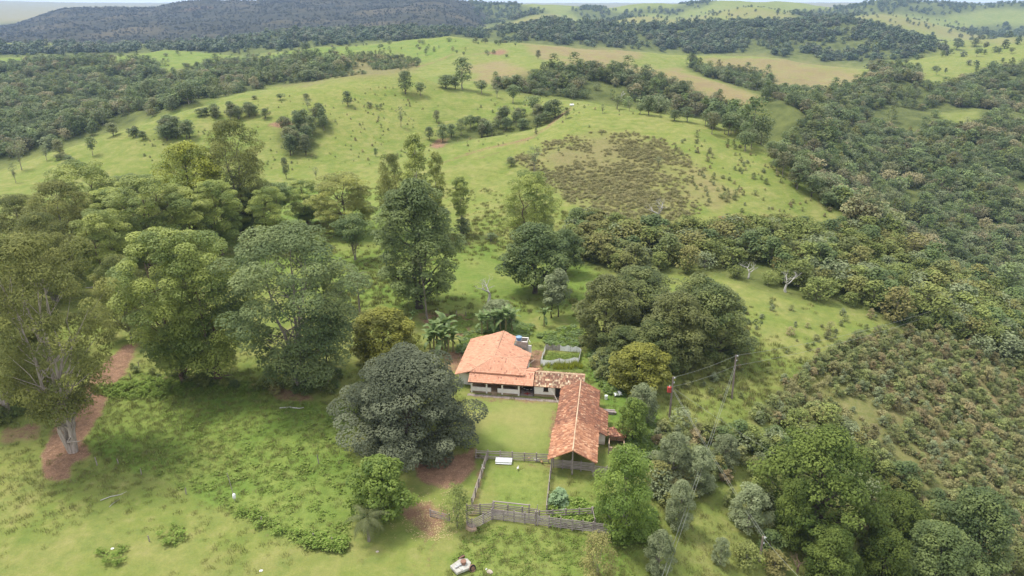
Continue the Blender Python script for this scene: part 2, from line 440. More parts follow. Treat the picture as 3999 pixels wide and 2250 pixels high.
# woods ---------------------------------------------------------------
W_LEFT = [(-600, 480), (0, 425), (200, 358), (350, 308), (480, 264), (600, 234), (750, 210), (858, 194), (880, 160), (760, 155), (650, 156), (560, 160), (430, 180), (380, 180), (420, 160), (250, 152), (-600, 168)]
W_BELT = [(-600, 150), (0, 146), (300, 139), (430, 129), (617, 145), (717, 128), (840, 117), (1020, 103), (1140, 95), (1210, 103), (1300, 112), (1520, 122), (1716, 138), (1969, 144), (2150, 169), (2200, 160), (2383, 134), (2349, 110), (2183, 63), (2129, 45), (2016, 53), (1849, 57), (1716, 63), (1541, 67), (1475, 60), (1391, 50), (1325, 63), (1208, 82), (1058, 75), (858, 80), (717, 83), (533, 110), (300, 118), (-600, 108)]
W_RIGHT = [(1235, 228), (1258, 208), (1341, 192), (1400, 178), (1480, 182), (1550, 178), (1600, 200), (1650, 212), (1716, 233), (1783, 262), (1860, 277), (1935, 250), (1900, 235), (1816, 205), (1716, 172), (1740, 165), (1780, 185), (1850, 182), (1930, 199), (1943, 230), (2050, 240), (2133, 230), (2160, 213), (2183, 185), (2233, 175), (2310, 193), (2326, 225), (2400, 218), (2450, 190), (2575, 165), (3200, 140), (3200, 960), (2575, 800), (2400, 690), (2260, 627), (2150, 563), (2070, 500), (2020, 450), (1950, 392), (1880, 348), (1810, 309), (1743, 297), (1600, 276), (1490, 257), (1400, 247), (1300, 237)]
W_MID = [(1415, 600), (1480, 565), (1560, 565), (1640, 580), (1750, 595), (1850, 580), (2000, 585), (2100, 575), (2160, 590), (2300, 650), (2420, 710), (2575, 800), (2900, 910), (2900, 1080), (2575, 950), (2430, 885), (2280, 835), (2180, 790), (2080, 765), (1980, 745), (1900, 728), (1850, 705), (1760, 690), (1700, 690), (1600, 695), (1520, 685), (1450, 655)]
W_LOW = [(1640, 1095), (1720, 1085), (1850, 1135), (1890, 1180), (1880, 1290), (1960, 1370), (1930, 1470), (3200, 1600), (3200, 1400), (2560, 1300), (2400, 1260), (2200, 1190), (2180, 1100), (2100, 1060), (1960, 1075), (1900, 1120), (1700, 1070)]
W_GROVE = [(-300, 470), (120, 480), (200, 420), (380, 440), (420, 390), (560, 400), (640, 420), (740, 470), (900, 470), (930, 540), (700, 570), (620, 600), (600, 640), (250, 640), (230, 720), (-300, 1100)]
W_FAR = [[(1175, 2), (1280, 8), (1400, 32), (1351, 36), (1235, 76), (1195, 40)], [(1425, 30), (1480, 8), (1560, 33), (1640, 22), (1716, 20), (1716, 36), (1620, 36), (1530, 60), (1470, 52)],
         [(1983, 34), (2133, 17), (2199, -6), (2350, 5), (2700, 8), (2700, 26), (2480, 22), (2400, 38), (2350, 42), (2209, 34), (2143, 43), (2016, 45)],
         [(2400, 80), (2480, 62), (2700, 70), (2700, 95), (2516, 95)], [(1700, 10), (1800, 2), (1760, 22), (1700, 28)]]
W_GULLY = [[(1085, 372), (1120, 350), (1150, 320), (1230, 312), (1300, 300), (1370, 285), (1420, 285), (1410, 300), (1340, 325), (1210, 350)], [(705, 325), (740, 310), (830, 303), (840, 318), (800, 360), (790, 395), (720, 395), (700, 360)]]
paint('wood', W_LEFT); paint('wood', W_BELT, yr=(1150, 1900)); paint('wood', W_RIGHT); paint('wood', W_MID, .75); paint('wood', W_LOW, .6)
for q in W_FAR: paint('wood', q)
for q in W_GULLY: paint('wood', q, .8)
# pastures between the woods on the left
for q in ([(275, 152), (300, 140), (427, 128), (500, 130), (617, 146), (560, 158), (430, 178), (375, 178), (425, 157), (330, 155)], [(-600, 170), (-600, 150), (70, 146), (150, 148), (60, 160), (0, 172)],
          [(640, 154), (717, 129), (833, 118), (1141, 96), (1185, 105), (1150, 130), (1060, 160), (1030, 147), (960, 133), (880, 142), (800, 154)]):
    paint('wood', q, 0.0, yr=(600, 1050)); paint('lush', q, .55, yr=(600, 1050))
for q in ([(2350, 285), (2460, 275), (2470, 345), (2400, 350), (2360, 330)], [(2520, 250), (2600, 240), (2600, 290), (2540, 280)], [(2200, 600), (2290, 625), (2370, 680), (2340, 690), (2240, 640)],
          [(2280, 640), (2330, 650), (2400, 720), (2350, 715)]):
    paint('wood', q, .25)
# dry, brownish grass and scrub
for q, v in (([(1480, 147), (1558, 161), (1716, 184), (1816, 208), (1935, 250), (1860, 280), (1783, 264), (1716, 235), (1640, 202), (1550, 178), (1420, 178), (1400, 155)], .9),
             ([(1170, 160), (1260, 155), (1370, 188), (1330, 207), (1200, 208)], .85), ([(1318, 112), (1525, 123), (1620, 134), (1570, 162), (1491, 150), (1420, 140), (1350, 152)], .85),
             ([(1760, 145), (1969, 145), (2050, 162), (2150, 180), (2195, 200), (2140, 230), (2050, 238), (1950, 230), (1930, 197), (1850, 180), (1780, 178)], .8),
             ([(1690, 370), (1770, 420), (1860, 490), (1800, 530), (1690, 480)], .55), ([(1290, 400), (1350, 375), (1420, 345), (1500, 330), (1610, 338), (1680, 365), (1760, 420), (1720, 470), (1750, 520), (1690, 575), (1560, 560), (1450, 520), (1400, 480), (1340, 440)], .3), ([(1370, 400), (1430, 365), (1520, 350), (1600, 360), (1640, 390), (1660, 440), (1640, 480), (1670, 530), (1560, 515), (1480, 480), (1420, 450)], .6),
             ([(870, 150), (960, 132), (1060, 155), (1040, 182), (860, 200), (700, 220), (760, 180)], .7)):
    paint('dry', q, v, fuzz=3.2)
for q, v in (([(1290, 400), (1350, 375), (1420, 345), (1500, 330), (1610, 338), (1680, 365), (1740, 420), (1710, 470), (1740, 520), (1690, 575), (1560, 560), (1450, 520), (1400, 480), (1340, 440)], .25), ([(1370, 400), (1430, 365), (1520, 350), (1600, 360), (1640, 390), (1660, 440), (1640, 480), (1670, 530), (1560, 515), (1480, 480), (1420, 450)], .75),
             ([(870, 150), (960, 132), (1060, 155), (1040, 182), (860, 200), (700, 220), (760, 180)], .9),
             ([(1885, 1060), (1950, 985), (2050, 915), (2130, 862), (2230, 842), (2340, 840), (2430, 875), (2575, 935), (2900, 1060), (3200, 1100), (3200, 1600), (2250, 1600), (2150, 1350), (2190, 1200), (2150, 1080), (2050, 1070), (1950, 1075)], .9)):
    paint('scrub', q, v, fuzz=3.2)
paint('dry', [(2200, 950), (2450, 900), (2620, 930), (2650, 1250), (2400, 1220), (2250, 1060)], .8)
paint('dry', [(-2000, -20), (5000, -20), (5000, 60), (-2000, 60)], .75, (3500, 9e9))
for q in ([(1208, 80), (1351, 30), (1471, 55), (1400, 50), (1300, 70)], [(1525, 60), (1600, 40), (1716, 48), (1883, 18), (1983, 30), (2103, 46), (1950, 50), (1800, 45), (1700, 62)], [(2143, 45), (2209, 34), (2266, 40), (2383, 70), (2516, 97), (2575, 90), (2575, 115), (2400, 100), (2250, 65)]): paint('dry', q, .45, (1200, 2900), fuzz=2)
paint('mesa', [(-900, 112), (300, 118), (533, 109), (717, 84), (858, 81), (1058, 76), (1208, 82), (1240, 45), (1190, 8), (1158, -12), (-900, -30)], 1, (1560, 3500))
for q in ([(540, 108), (660, 94), (840, 88), (960, 82), (1060, 78), (900, 90), (700, 104), (600, 114)],): paint('dry', q, .8, (1500, 2300))
# near field
FIELD = [(230, 1000), (340, 935), (640, 965), (760, 1010), (900, 1020), (870, 1150), (905, 1185), (890, 1260), (870, 1395), (700, 1345), (600, 1300), (480, 1240), (360, 1190), (250, 1150), (212, 1105)]
paint('lush', FIELD, .7)
paint('lush', [(1200, 1330), (1560, 1350), (1600, 1470), (1120, 1470), (1150, 1360)], .45, fuzz=3)
paint('lush', [(560, 470), (960, 470), (1250, 620), (1500, 640), (1530, 800), (1300, 800), (850, 780), (600, 680)], .55)
paint('lush', [(1410, 900), (1530, 860), (1620, 960), (1660, 1080), (1540, 1100), (1510, 980)], .9)
paint('lush', [(1230, 1180), (1380, 1180), (1370, 1275), (1260, 1270)], .6)
paint('mown', [(1180, 1003), (1400, 1010), (1392, 1132), (1195, 1132)], 1)
# bare earth
for q, v in (([(352, 858), (335, 905), (280, 985), (250, 1050), (212, 1110), (230, 1150), (180, 1170), (185, 1210), (140, 1212), (105, 1200), (100, 1135), (122, 1095), (160, 1040), (200, 985), (255, 920), (310, 868)], 1),
             ([(1030, 1160), (1130, 1150), (1195, 1120), (1200, 1165), (1165, 1215), (1140, 1240), (1060, 1215)], .95), ([(1000, 1275), (1085, 1255), (1130, 1290), (1118, 1325), (1085, 1358), (1045, 1330), (1010, 1300)], .8),
             ([(1386, 1035), (1402, 1035), (1400, 1140), (1380, 1140)], .9), ([(1330, 880), (1375, 880), (1365, 950), (1335, 945)], .9), ([(1110, 890), (1180, 870), (1175, 940), (1120, 935)], .8),
             ([(1035, 783), (1195, 790), (1175, 845), (1090, 840)], .85), ([(1185, 993), (1345, 1001), (1410, 1004), (1408, 1018), (1340, 1010), (1185, 1003)], .8),
             ([(665, 312), (700, 303), (745, 308), (730, 326), (690, 320)], 1), ([(1078, 370), (1095, 350), (1140, 345), (1130, 355), (1095, 378)], .9), ([(1225, 133), (1262, 124), (1280, 128), (1255, 140), (1215, 138)], .9),
             ([(1795, 538), (1835, 540), (1825, 552), (1800, 550)], .8), ([(2210, 960), (2290, 940), (2310, 1000), (2250, 1010)], .6), ([(2430, 1000), (2500, 990), (2540, 1060), (2460, 1060)], .6), ([(2540, 930), (2600, 980), (2575, 1040)], .6),
             ([(240, 690), (290, 685), (300, 730), (230, 725)], .8), ([(0, 1080), (110, 1060), (100, 1105), (0, 1120)], .7), ([(660, 965), (780, 985), (800, 1010), (700, 1010)], .7), ([(1560, 1060), (1610, 1060), (1600, 1110), (1550, 1120)], .6),
             ([(1240, 1170), (1400, 1160), (1395, 1180), (1250, 1178)], .45), ([(1360, 725), (1420, 730), (1400, 750), (1360, 745)], .6), ([(420, 35), (480, 16), (560, 14), (540, 22)], .5)):
    paint('dirt', q, v, (50, 3400))
for q, wpx, v in (([(1077, 1350), (1050, 1400), (1025, 1470)], 4, .8), ([(1102, 1350), (1080, 1400), (1058, 1470)], 4, .8), ([(235, 1145), (300, 1180), (400, 1230), (480, 1262), (560, 1300), (700, 1360)], 3.5, .7),
                  ([(745, 1005), (770, 1050), (830, 1110), (900, 1175)], 3, .8), ([(1210, 1180), (1200, 1240), (1190, 1300)], 8, .8), ([(185, 1215), (190, 1300), (195, 1400), (200, 1470)], 3, .5), ([(270, 1270), (300, 1340), (315, 1470)], 3, .6),
                  ([(1105, 412), (1160, 393), (1225, 373), (1300, 357), (1340, 345), (1378, 320), (1400, 298), (1425, 282), (1440, 268)], 4.2, .95), ([(1108, 430), (1200, 400), (1290, 372), (1330, 355)], 3.4, .8), ([(1045, 169), (1090, 158), (1125, 143), (1150, 128), (1178, 114)], 3.2, .9), ([(1180, 140), (1220, 133), (1270, 127)], 3, .8),
                  ([(508, 118), (545, 111), (590, 102), (650, 96), (700, 90)], 1.8, 1), ([(905, 70), (925, 66), (945, 62)], 2.5, .8), ([(2050, 15), (2110, 14)], 2, .6), ([(2340, 43), (2420, 36), (2480, 28)], 2, .7), ([(2540, 930), (2560, 965), (2600, 1000)], 5, .7),
                  ([(340, 930), (420, 950), (640, 968)], 3, .3), ([(1180, 1010), (1400, 1012)], 4, .6)):
    trail('dirt', q, wpx, v)

for k in M:
    a = M[k]
    for _ in range(2):
        a = (np.roll(a, 1, 0) + a * 2 + np.roll(a, -1, 0)) / 4; a = (np.roll(a, 1, 1) + a * 2 + np.roll(a, -1, 1)) / 4
    M[k] = a.astype(np.float32)

# ------------------------------------------------------------------ ground material and sheet
t = NT('ground'); p = t.pos()
n1 = t.noise(p, .012, 5); n2 = t.noise(p, .09, 5, .6); n3 = t.noise(p, .9, 4, .65); n4 = t.noise(p, 5.0, 2, .7); n5 = t.noise(p, .3, 5, .7)
base = t.mix(t.rng(n1, .35, .65), (.205, .228, .062), (.168, .210, .052))
base = t.mix(t.rng(n2, .42, .72), base, (.240, .245, .085))
base = t.mix(t.math('MULTIPLY', t.rng(n2, .5, .25), .55), base, (.125, .190, .038))
base = t.mix(t.rng(n5, .46, .70, 0, .75), base, (.125, .180, .045)); base = t.mix(t.rng(n5, .46, .30, 0, .6), base, (.280, .265, .110))
lushc = t.mix(t.rng(n2, .38, .66), (.115, .205, .036), (.195, .250, .058))
lushc = t.mix(t.rng(n3, .45, .75), lushc, (.090, .160, .030))
c = t.mix(t.math('MULTIPLY', t.attr('lush'), .9), base, lushc)
c = t.mix(t.attr('mown'), c, t.mix(t.rng(n2, .35, .7), (.185, .235, .062), (.275, .265, .100)))
dryc = t.mix(t.rng(n2, .35, .65), (.270, .225, .110), (.235, .180, .105))
c = t.mix(t.math('MULTIPLY', t.attr('dry'), t.rng(n2, .2, .5, .55, 1.0)), c, dryc)
scr = t.mix(t.rng(n3, .35, .65), (.205, .180, .088), (.150, .158, .058))
c = t.mix(t.math('MULTIPLY', t.attr('scrub'), .8), c, scr)
woodc = t.mix(t.rng(n2, .35, .65), (.070, .088, .030), (.135, .155, .050))
c = t.mix(t.attr('wood'), c, woodc)
mesac = t.mix(t.rng(t.noise(p, .05, 6, .7), .38, .62), (.026, .030, .022), (.062, .060, .046))
mesac = t.mix(t.math('MULTIPLY', t.rng(t.noise(p, .004, 4), .5, .7), .6), mesac, (.14, .115, .07))
c = t.mix(t.attr('mesa'), c, mesac)
dirtc = t.mix(t.rng(n3, .35, .65), (.285, .165, .112), (.200, .115, .080))
dirtc = t.mix(t.rng(n4, .55, .7), dirtc, (.38, .26, .185))
dm = t.math('ADD', t.attr('dirt'), t.math('ADD', t.math('MULTIPLY', t.math('SUBTRACT', n3, .5), 1.15), t.math('MULTIPLY', t.math('SUBTRACT', n5, .5), .7)))
dm = t.rng(dm, .32, .82, 0, .95)
c = t.mix(dm, c, dirtc)
c = t.mix(t.rng(n3, .25, .75, .0, .35), c, t.mix(1.0, c, (.45, .5, .4), 'MULTIPLY'))
c = t.mix(t.rng(n4, .3, .7, .0, .5), c, t.mix(1.0, c, (1.5, 1.4, 1.35), 'MULTIPLY'))
sep = t.n('ShaderNodeSeparateXYZ'); t.l(p, sep.inputs[0])
zz_ = t.math('ADD', t.math('MULTIPLY', sep.outputs[2], 7.5), t.math('MULTIPLY', t.noise(p, .05, 4), 24.0))
ter = t.math('MULTIPLY', t.rng(t.math('SINE', zz_), .25, .95), t.rng(t.noise(p, .018, 3), .46, .62))
ter = t.math('MULTIPLY', ter, t.math('SUBTRACT', 1.0, t.attr('lush')))
c = t.mix(t.math('MULTIPLY', ter, .32), c, t.mix(1.0, c, (.55, .62, .5), 'MULTIPLY'))
bh = t.math('ADD', t.math('MULTIPLY', n3, 1.0), t.math('MULTIPLY', n4, .35))
M_GROUND = t.done(t.bsdf(c, .95, .08, 0, t.bump(bh, .55, .35)))

idx = np.arange(NR * NA).reshape(NR, NA)
F = np.stack([idx[:-1, :-1], idx[:-1, 1:], idx[1:, 1:], idx[1:, :-1]], -1).reshape(-1, 4)
V = np.stack([GX, GY, gZ], -1).reshape(-1, 3)
gm = np_mesh('ground', V, F, [M_GROUND], smooth=True)
for k, arr in M.items():
    at = gm.attributes.new(k, 'FLOAT', 'POINT'); at.data.foreach_set('value', arr.ravel())
tag(link('ground', gm), kind='structure')
# ------------------------------------------------------------------ foliage builders
UP = np.array([0, 0, 1.0])
def nrm(a): return a / np.maximum(np.linalg.norm(a, axis=-1, keepdims=True), 1e-9)

def leaves(rng, C, R, n, L, W, droop=.0, shell=.4, low=.45, up=.5):
    """n leaf quads spread through the ellipsoid clumps C (k,3) with radii R (k,3)"""
    C = np.asarray(C, float); R = np.asarray(R, float)
    wgt = (R[:, 0] * R[:, 1]) ** 1.0; wgt /= wgt.sum()
    k = rng.choice(len(C), n, p=wgt)
    d = nrm(rng.normal(size=(n, 3)))
    flip = (d[:, 2] < 0) & (rng.random(n) > low); d[flip, 2] *= -1
    r = 1 - rng.beta(1, 2.2, n) * shell
    p = C[k] + R[k] * d * r[:, None]
    nn = nrm(d * .8 + UP * up + rng.normal(size=(n, 3)) * .42)
    tt = rng.normal(size=(n, 3)) - UP * droop * 2
    tt = nrm(tt - nn * (tt * nn).sum(1, keepdims=True))
    bb = np.cross(nn, tt)
    s = rng.uniform(.65, 1.35, n)[:, None]
    a = tt * L * .5 * s; b = bb * W * .5 * s
    V = np.stack([p + a, p + b, p - a, p - b], 1).reshape(-1, 3)
    F = np.arange(4 * n).reshape(n, 4)
    ck = rng.random(len(C))
    tint = np.clip(.68 * ck[k] + .32 * rng.random(n), 0, 1)
    return V, F, tint

PROF = {
    'dome': ([0, .15, .4, .7, .9, 1], [.62, .92, 1, .82, .5, .2]),
    'tall': ([0, .2, .45, .7, .9, 1], [.55, .95, 1, .72, .42, .15]),
    'umbrella': ([0, .3, .6, .85, 1], [.35, .75, 1, .85, .35]),
    'euc': ([0, .2, .45, .7, .88, 1], [.45, .8, .95, 1, .75, .35]),
    'column': ([0, .3, .6, .85, 1], [.5, .9, 1, .8, .35]),
    'open': ([0, .3, .6, .85, 1], [.7, 1, .95, .7, .3]),
}
def clumps(rng, H, Wd, hb, prof, K, rcf, flat=.75, fill=.35):
    C, R = [], []
    if K >= 50 and prof in ('dome', 'tall', 'open'):
        C.append((0, 0, H * (hb + (1 - hb) * .45))); R.append((Wd * .33, Wd * .33, H * (1 - hb) * .36))
    px, pv = PROF[prof]
    for i in range(K):
        tt = (i + .5) / K
        tt = np.clip(tt + rng.uniform(-.5, .5) / K, 0, 1)
        rad = np.interp(tt, px, pv) * Wd / 2
        rc = rcf * Wd * rng.uniform(.65, 1.45)
        rad *= rng.uniform(.82, 1.14)
        ang = i * 2.39996 + rng.uniform(-.5, .5)
        rr = max(0, rad - rc * .75) * (fill + (1 - fill) * math.sqrt(rng.random()))
        z = hb * H + tt * (1 - hb) * H
        z = min(z, H - rc * flat * .7); z = max(z, hb * H + rc * flat * .3)
        C.append((rr * math.cos(ang), rr * math.sin(ang), z)); R.append((rc, rc, rc * flat))
    return np.array(C), np.array(R)

def skeleton(rng, C, H, hb, tr, stems=1, lean=(0, 0), top=.86, every=1, up=.5, sides=5, bare=0, spread=.5):
    """tapered trunk(s) and limbs running to the clumps"""
    b = MB()
    stem = []
    for s_ in range(stems):
        a = 2 * math.pi * s_ / stems + rng.uniform(0, 1)
        off = (0 if stems == 1 else spread)
        pts, rad = [], []
        m = 7
        for i in range(m + 1):
            f = i / m
            sp_ = off * f * H * .22
            wob = H * .012 * (1 if i else 0)
            pts.append((math.cos(a) * (sp_ + off * tr) + lean[0] * f + rng.normal() * wob, math.sin(a) * (sp_ + off * tr) + lean[1] * f + rng.normal() * wob, f * H * top * rng.uniform(.97, 1.0) - (.25 if i == 0 else 0)))
            rr = tr * (1 - .86 * f) / (1 if stems == 1 else stems ** .45)
            rad.append(rr * (1.45 if i == 0 else 1))
        stem.append((np.array(pts), np.array(rad)))
        b.tube(pts, rad, sides + 2, cap=False)
    ends = list(C[::every])
    for j in range(bare):
        a = rng.uniform(0, 6.28); q = rng.uniform(.15, .4)
        ends.append(np.array((math.cos(a) * H * q * .6, math.sin(a) * H * q * .6, H * rng.uniform(hb * .5, hb + .3))))
    for c in ends:
        P_, Rr = stem[rng.integers(len(stem))]
        dist = math.hypot(c[0], c[1])
        zs = np.clip(c[2] - dist * rng.uniform(.5, 1.0) * up * 2 - .05 * H, hb * H * .45, H * top * .9)
        f = np.interp(zs, P_[:, 2], np.arange(len(P_)))
        i0 = int(min(f, len(P_) - 2)); ft = f - i0
        s0 = P_[i0] * (1 - ft) + P_[i0 + 1] * ft
        r0 = (Rr[i0] * (1 - ft) + Rr[i0 + 1] * ft) * .55
        mid = (s0 + c) / 2 + np.array([0, 0, -.04 * dist]) + rng.normal(size=3) * .05 * dist
        mid[:2] = s0[:2] * .55 + c[:2] * .45
        b.tube([s0, (s0 + mid) / 2 + rng.normal(size=3) * .02 * H, mid, (mid + c) / 2, c], [r0, r0 * .75, r0 * .55, r0 * .36, r0 * .12], sides, cap=False)
    return b

def tree_meshes(name, seed, H, Wd, hb=.3, prof='dome', K=40, rcf=.13, flat=.75, n=12000, L=.5, W=.3, droop=.2, tr=.35, leaf=None, bark=None,
                stems=1, lean=(0, 0), shell=.4, low=.45, up=1.0, every=1, fill=.35, bare=0, top=.86, lup=.5, spread=.5):
    rng = np.random.default_rng(seed)
    C, R = clumps(rng, H, Wd, hb, prof, K, rcf, flat, fill)
    C[:, 0] += lean[0] * C[:, 2] / H; C[:, 1] += lean[1] * C[:, 2] / H
    tb = skeleton(rng, C, H, hb, tr, stems, lean, top, every, lup, 5, bare, spread)
    V, F, ti = leaves(rng, C, R, n, L, W, droop, shell, low, up)
    cm = np_mesh(name + '_crown', V, F, [leaf], tint=ti)
    tm = tb.mesh(name + '_trunk', bark, smooth=True)
    return tm, cm, H, Wd

def joined(name, pr):
    """trunk and crown in one mesh for copies a few pixels high"""
    tm, cm, H, Wd = pr
    V = [np.array([v.co[:] for v in tm.vertices])]; nv = len(V[0])
    F = [list(p.vertices) for p in tm.polygons if len(p.vertices) == 4]
    a = np.array(F); co = np.empty(len(cm.vertices) * 3, np.float32); cm.vertices.foreach_get('co', co)
    n = len(cm.polygons); b = np.arange(4 * n).reshape(n, 4) + nv
    ti = np.empty(n, np.float32); cm.attributes['tint'].data.foreach_get('value', ti)
    return np_mesh(name, np.concatenate([V[0], co.reshape(-1, 3)]), np.concatenate([a, b]), [cm.materials[0], tm.materials[0]],
                   np.concatenate([np.ones(len(a)), np.zeros(n)]), np.concatenate([np.full(len(a), .5), ti]))

# leaf colours
G_EUC = mat_leaf('leaf_eucalyptus', (0.140, 0.197, 0.052), (0.397, 0.446, 0.108), (0.453, 0.372, 0.108), hue=.12)
G_EUCY = mat_leaf('leaf_eucalyptus_olive', (.105, .130, .036), (.290, .300, .082), (.29, .26, .08), trans=.25, rough=.65, spec=.15, hue=.08)
G_EUCB = mat_leaf('leaf_eucalyptus_grey', (0.092, 0.134, 0.052), (0.230, 0.274, 0.106), trans=.3, rough=.6, spec=.18, hue=.1)
G_DARK = mat_leaf('leaf_dark', (0.069, 0.082, 0.048), (0.164, 0.181, 0.109), trans=.15, rough=.7, spec=.12, hue=.08)
G_MANGO = mat_leaf('leaf_mango', (.066, .094, .028), (.195, .220, .068), (.19, .19, .06), trans=.18, rough=.55, spec=.22, hue=.14)
G_OCHRE = mat_leaf('leaf_ochre', (0.127, 0.138, 0.025), (0.284, 0.285, 0.047), trans=.2, hue=.1)
G_BRIGHT = mat_leaf('leaf_bright', (0.109, 0.174, 0.032), (0.254, 0.334, 0.065), trans=.35, hue=.12)
G_BILLOW = mat_leaf('leaf_yellow_green', (0.142, 0.186, 0.027), (0.475, 0.496, 0.065), trans=.3, hue=.1)
G_TREE = mat_leaf('leaf_tree', (0.081, 0.127, 0.043), (0.221, 0.277, 0.086), (0.250, 0.250, 0.077), trans=.25, hue=.2)
G_PAST = mat_leaf('leaf_pasture_tree', (0.089, 0.129, 0.053), (0.210, 0.261, 0.099), (0.244, 0.221, 0.109), trans=.25, hue=.22)
G_GREY = mat_leaf('leaf_grey', (0.132, 0.162, 0.074), (0.300, 0.336, 0.180), trans=.18, rough=.7, spec=.12, hue=.15)
G_SCRUB = mat_leaf('leaf_scrub', (0.109, 0.147, 0.046), (0.293, 0.311, 0.104), (0.311, 0.226, 0.122), trans=.15, hue=.26)
G_FOREST = mat_leaf('leaf_forest', (0.090, 0.135, 0.050), (0.238, 0.291, 0.104), (0.277, 0.247, 0.125), trans=.2, hue=.42)
G_FAR = mat_leaf('leaf_far_wood', (0.058, 0.095, 0.047), (0.140, 0.184, 0.088), (0.166, 0.161, 0.097), trans=.1, hue=.26)
G_BANANA = mat_leaf('leaf_banana', (.120, .190, .055), (.250, .330, .120), trans=.35, rough=.45, spec=.35, hue=.12)
G_BRUSH = mat_leaf('leaf_brush', (.200, .200, .085), (.370, .345, .165), (.32, .26, .14), trans=.1, rough=.8, spec=.05, hue=.12)
G_MESA = mat_leaf('leaf_mountain', (.022, .030, .026), (.052, .058, .050), trans=.1, hue=.2)
G_LOW = mat_leaf('leaf_lower_slope', (.062, .095, .022), (.185, .235, .055), trans=.3, rough=.7, spec=.12, hue=.18)
G_MID = mat_leaf('leaf_mixed', (0.098, 0.131, 0.037), (0.259, 0.294, 0.086), (0.299, 0.237, 0.098), trans=.18, rough=.7, spec=.12, hue=.2)
G_PALM = mat_leaf('leaf_palm', (.080, .100, .040), (.170, .185, .075), trans=.15, rough=.6, spec=.15, hue=.1)
G_CASTOR = mat_leaf('leaf_pale', (0.174, 0.275, 0.123), (0.304, 0.420, 0.217), trans=.3, hue=.08)
G_WEED = mat_leaf('leaf_weed', (0.128, 0.203, 0.034), (0.232, 0.292, 0.075), trans=.15, rough=.8, spec=.05, hue=.18)
G_GRASS = mat_leaf('leaf_grass', (0.148, 0.179, 0.043), (0.265, 0.265, 0.098), (0.296, 0.250, 0.125), trans=.15, rough=.8, spec=.05, hue=.2)
B_GREY = mat_bark('bark_grey', (.16, .135, .11), (.34, .30, .255))
B_PALE = mat_bark('bark_pale', (.26, .215, .18), (.52, .45, .39))
B_DARK = mat_bark('bark_dark', (.055, .045, .036), (.13, .105, .085))
B_RED = mat_bark('bark_brown', (.10, .066, .048), (.22, .155, .115))
B_DEAD = mat_bark('bark_dead', (.36, .34, .31), (.60, .57, .53))

# ------------------------------------------------------------------ prototypes
T = {}
T['euc_big'] = tree_meshes('euc_big', 11, 35, 26, .20, 'euc', 130, .078, .75, 44000, .52, .2, .55, .75, G_EUCY, B_PALE, stems=4, bare=10, fill=.2, every=2, shell=.5, low=.35, spread=.36)
T['euc_a'] = tree_meshes('euc_a', 12, 28, 19, .14, 'euc', 85, .098, .72, 40000, .42, .20, .45, .5, G_EUC, B_RED, stems=2, bare=6, fill=.35, every=2, shell=.38, low=.3)
T['euc_b'] = tree_meshes('euc_b', 13, 28, 19, .12, 'euc', 75, .108, .72, 40000, .42, .20, .45, .5, G_EUC, B_RED, stems=2, bare=5, fill=.35, every=2, shell=.38, low=.3)
T['euc_grey'] = tree_meshes('euc_grey', 14, 27, 22, .10, 'euc', 95, .095, .7, 46000, .42, .21, .35, .55, G_EUCB, B_GREY, stems=3, bare=6, fill=.35, every=2, shell=.38, low=.3)
T['euc_c'] = tree_meshes('euc_c', 15, 27, 21, .14, 'open', 80, .10, .7, 36000, .44, .2, .45, .5, G_EUCY, B_GREY, stems=2, bare=5, fill=.35, every=2, shell=.4, low=.3)
T['billow'] = tree_meshes('billow', 16, 30, 24, .2, 'dome', 95, .088, .85, 26000, .5, .3, .1, .7, G_BILLOW, B_DARK, fill=.5, every=2, shell=.35, low=.25)
T['tall'] = tree_meshes('tall', 17, 30, 22, .12, 'tall', 120, .085, .75, 34000, .55, .28, .45, .7, G_TREE, B_DARK, fill=.5, every=3, shell=.38, low=.3)
T['dark'] = tree_meshes('dark', 18, 20, 27, .02, 'dome', 100, .092, .58, 66000, .42, .25, .3, .8, G_DARK, B_DARK, stems=3, fill=.66, every=4, shell=.22, low=.35)
T['mango'] = tree_meshes('mango', 19, 13, 14, .04, 'dome', 90, .085, .75, 20000, .40, .22, .35, .4, G_MANGO, B_DARK, fill=.6, every=3, shell=.4, low=.4)
T['mango_b'] = tree_meshes('mango_b', 20, 13, 15, .03, 'dome', 80, .095, .7, 18000, .42, .20, .45, .4, G_MANGO, B_DARK, fill=.55, every=3, shell=.5)
T['ochre'] = tree_meshes('ochre', 21, 12, 14, .04, 'dome', 80, .095, .75, 17000, .45, .24, .3, .4, G_OCHRE, B_DARK, fill=.55, every=3, shell=.4)
T['broad'] = tree_meshes('broad', 22, 16, 17, .2, 'dome', 75, .10, .62, 17000, .5, .3, .15, .45, G_TREE, B_DARK, fill=.4, every=2, shell=.45)
T['acacia'] = tree_meshes('acacia', 23, 13, 17, .45, 'umbrella', 60, .095, .45, 9000, .5, .26, .1, .3, G_TREE, B_GREY, stems=3, fill=.2, shell=.6, lup=.8)
T['slender'] = tree_meshes('slender', 24, 28, 10, .35, 'column', 42, .14, .8, 8000, .6, .26, .5, .32, G_EUC, B_PALE, fill=.1, shell=.7)
T['thin'] = tree_meshes('thin', 25, 9, 5, .35, 'dome', 26, .16, .8, 4000, .34, .18, .2, .11, G_GREY, B_DARK, fill=.3)
T['bright'] = tree_meshes('bright', 26, 12, 11, .08, 'open', 60, .115, .6, 15000, .40, .16, .5, .25, G_BRIGHT, B_GREY, fill=.35, every=2, shell=.6)
T['round'] = tree_meshes('round', 27, 10, 11, .1, 'dome', 60, .11, .7, 9000, .46, .30, .2, .3, G_BRIGHT, B_DARK, stems=2, fill=.5, every=2, shell=.35)
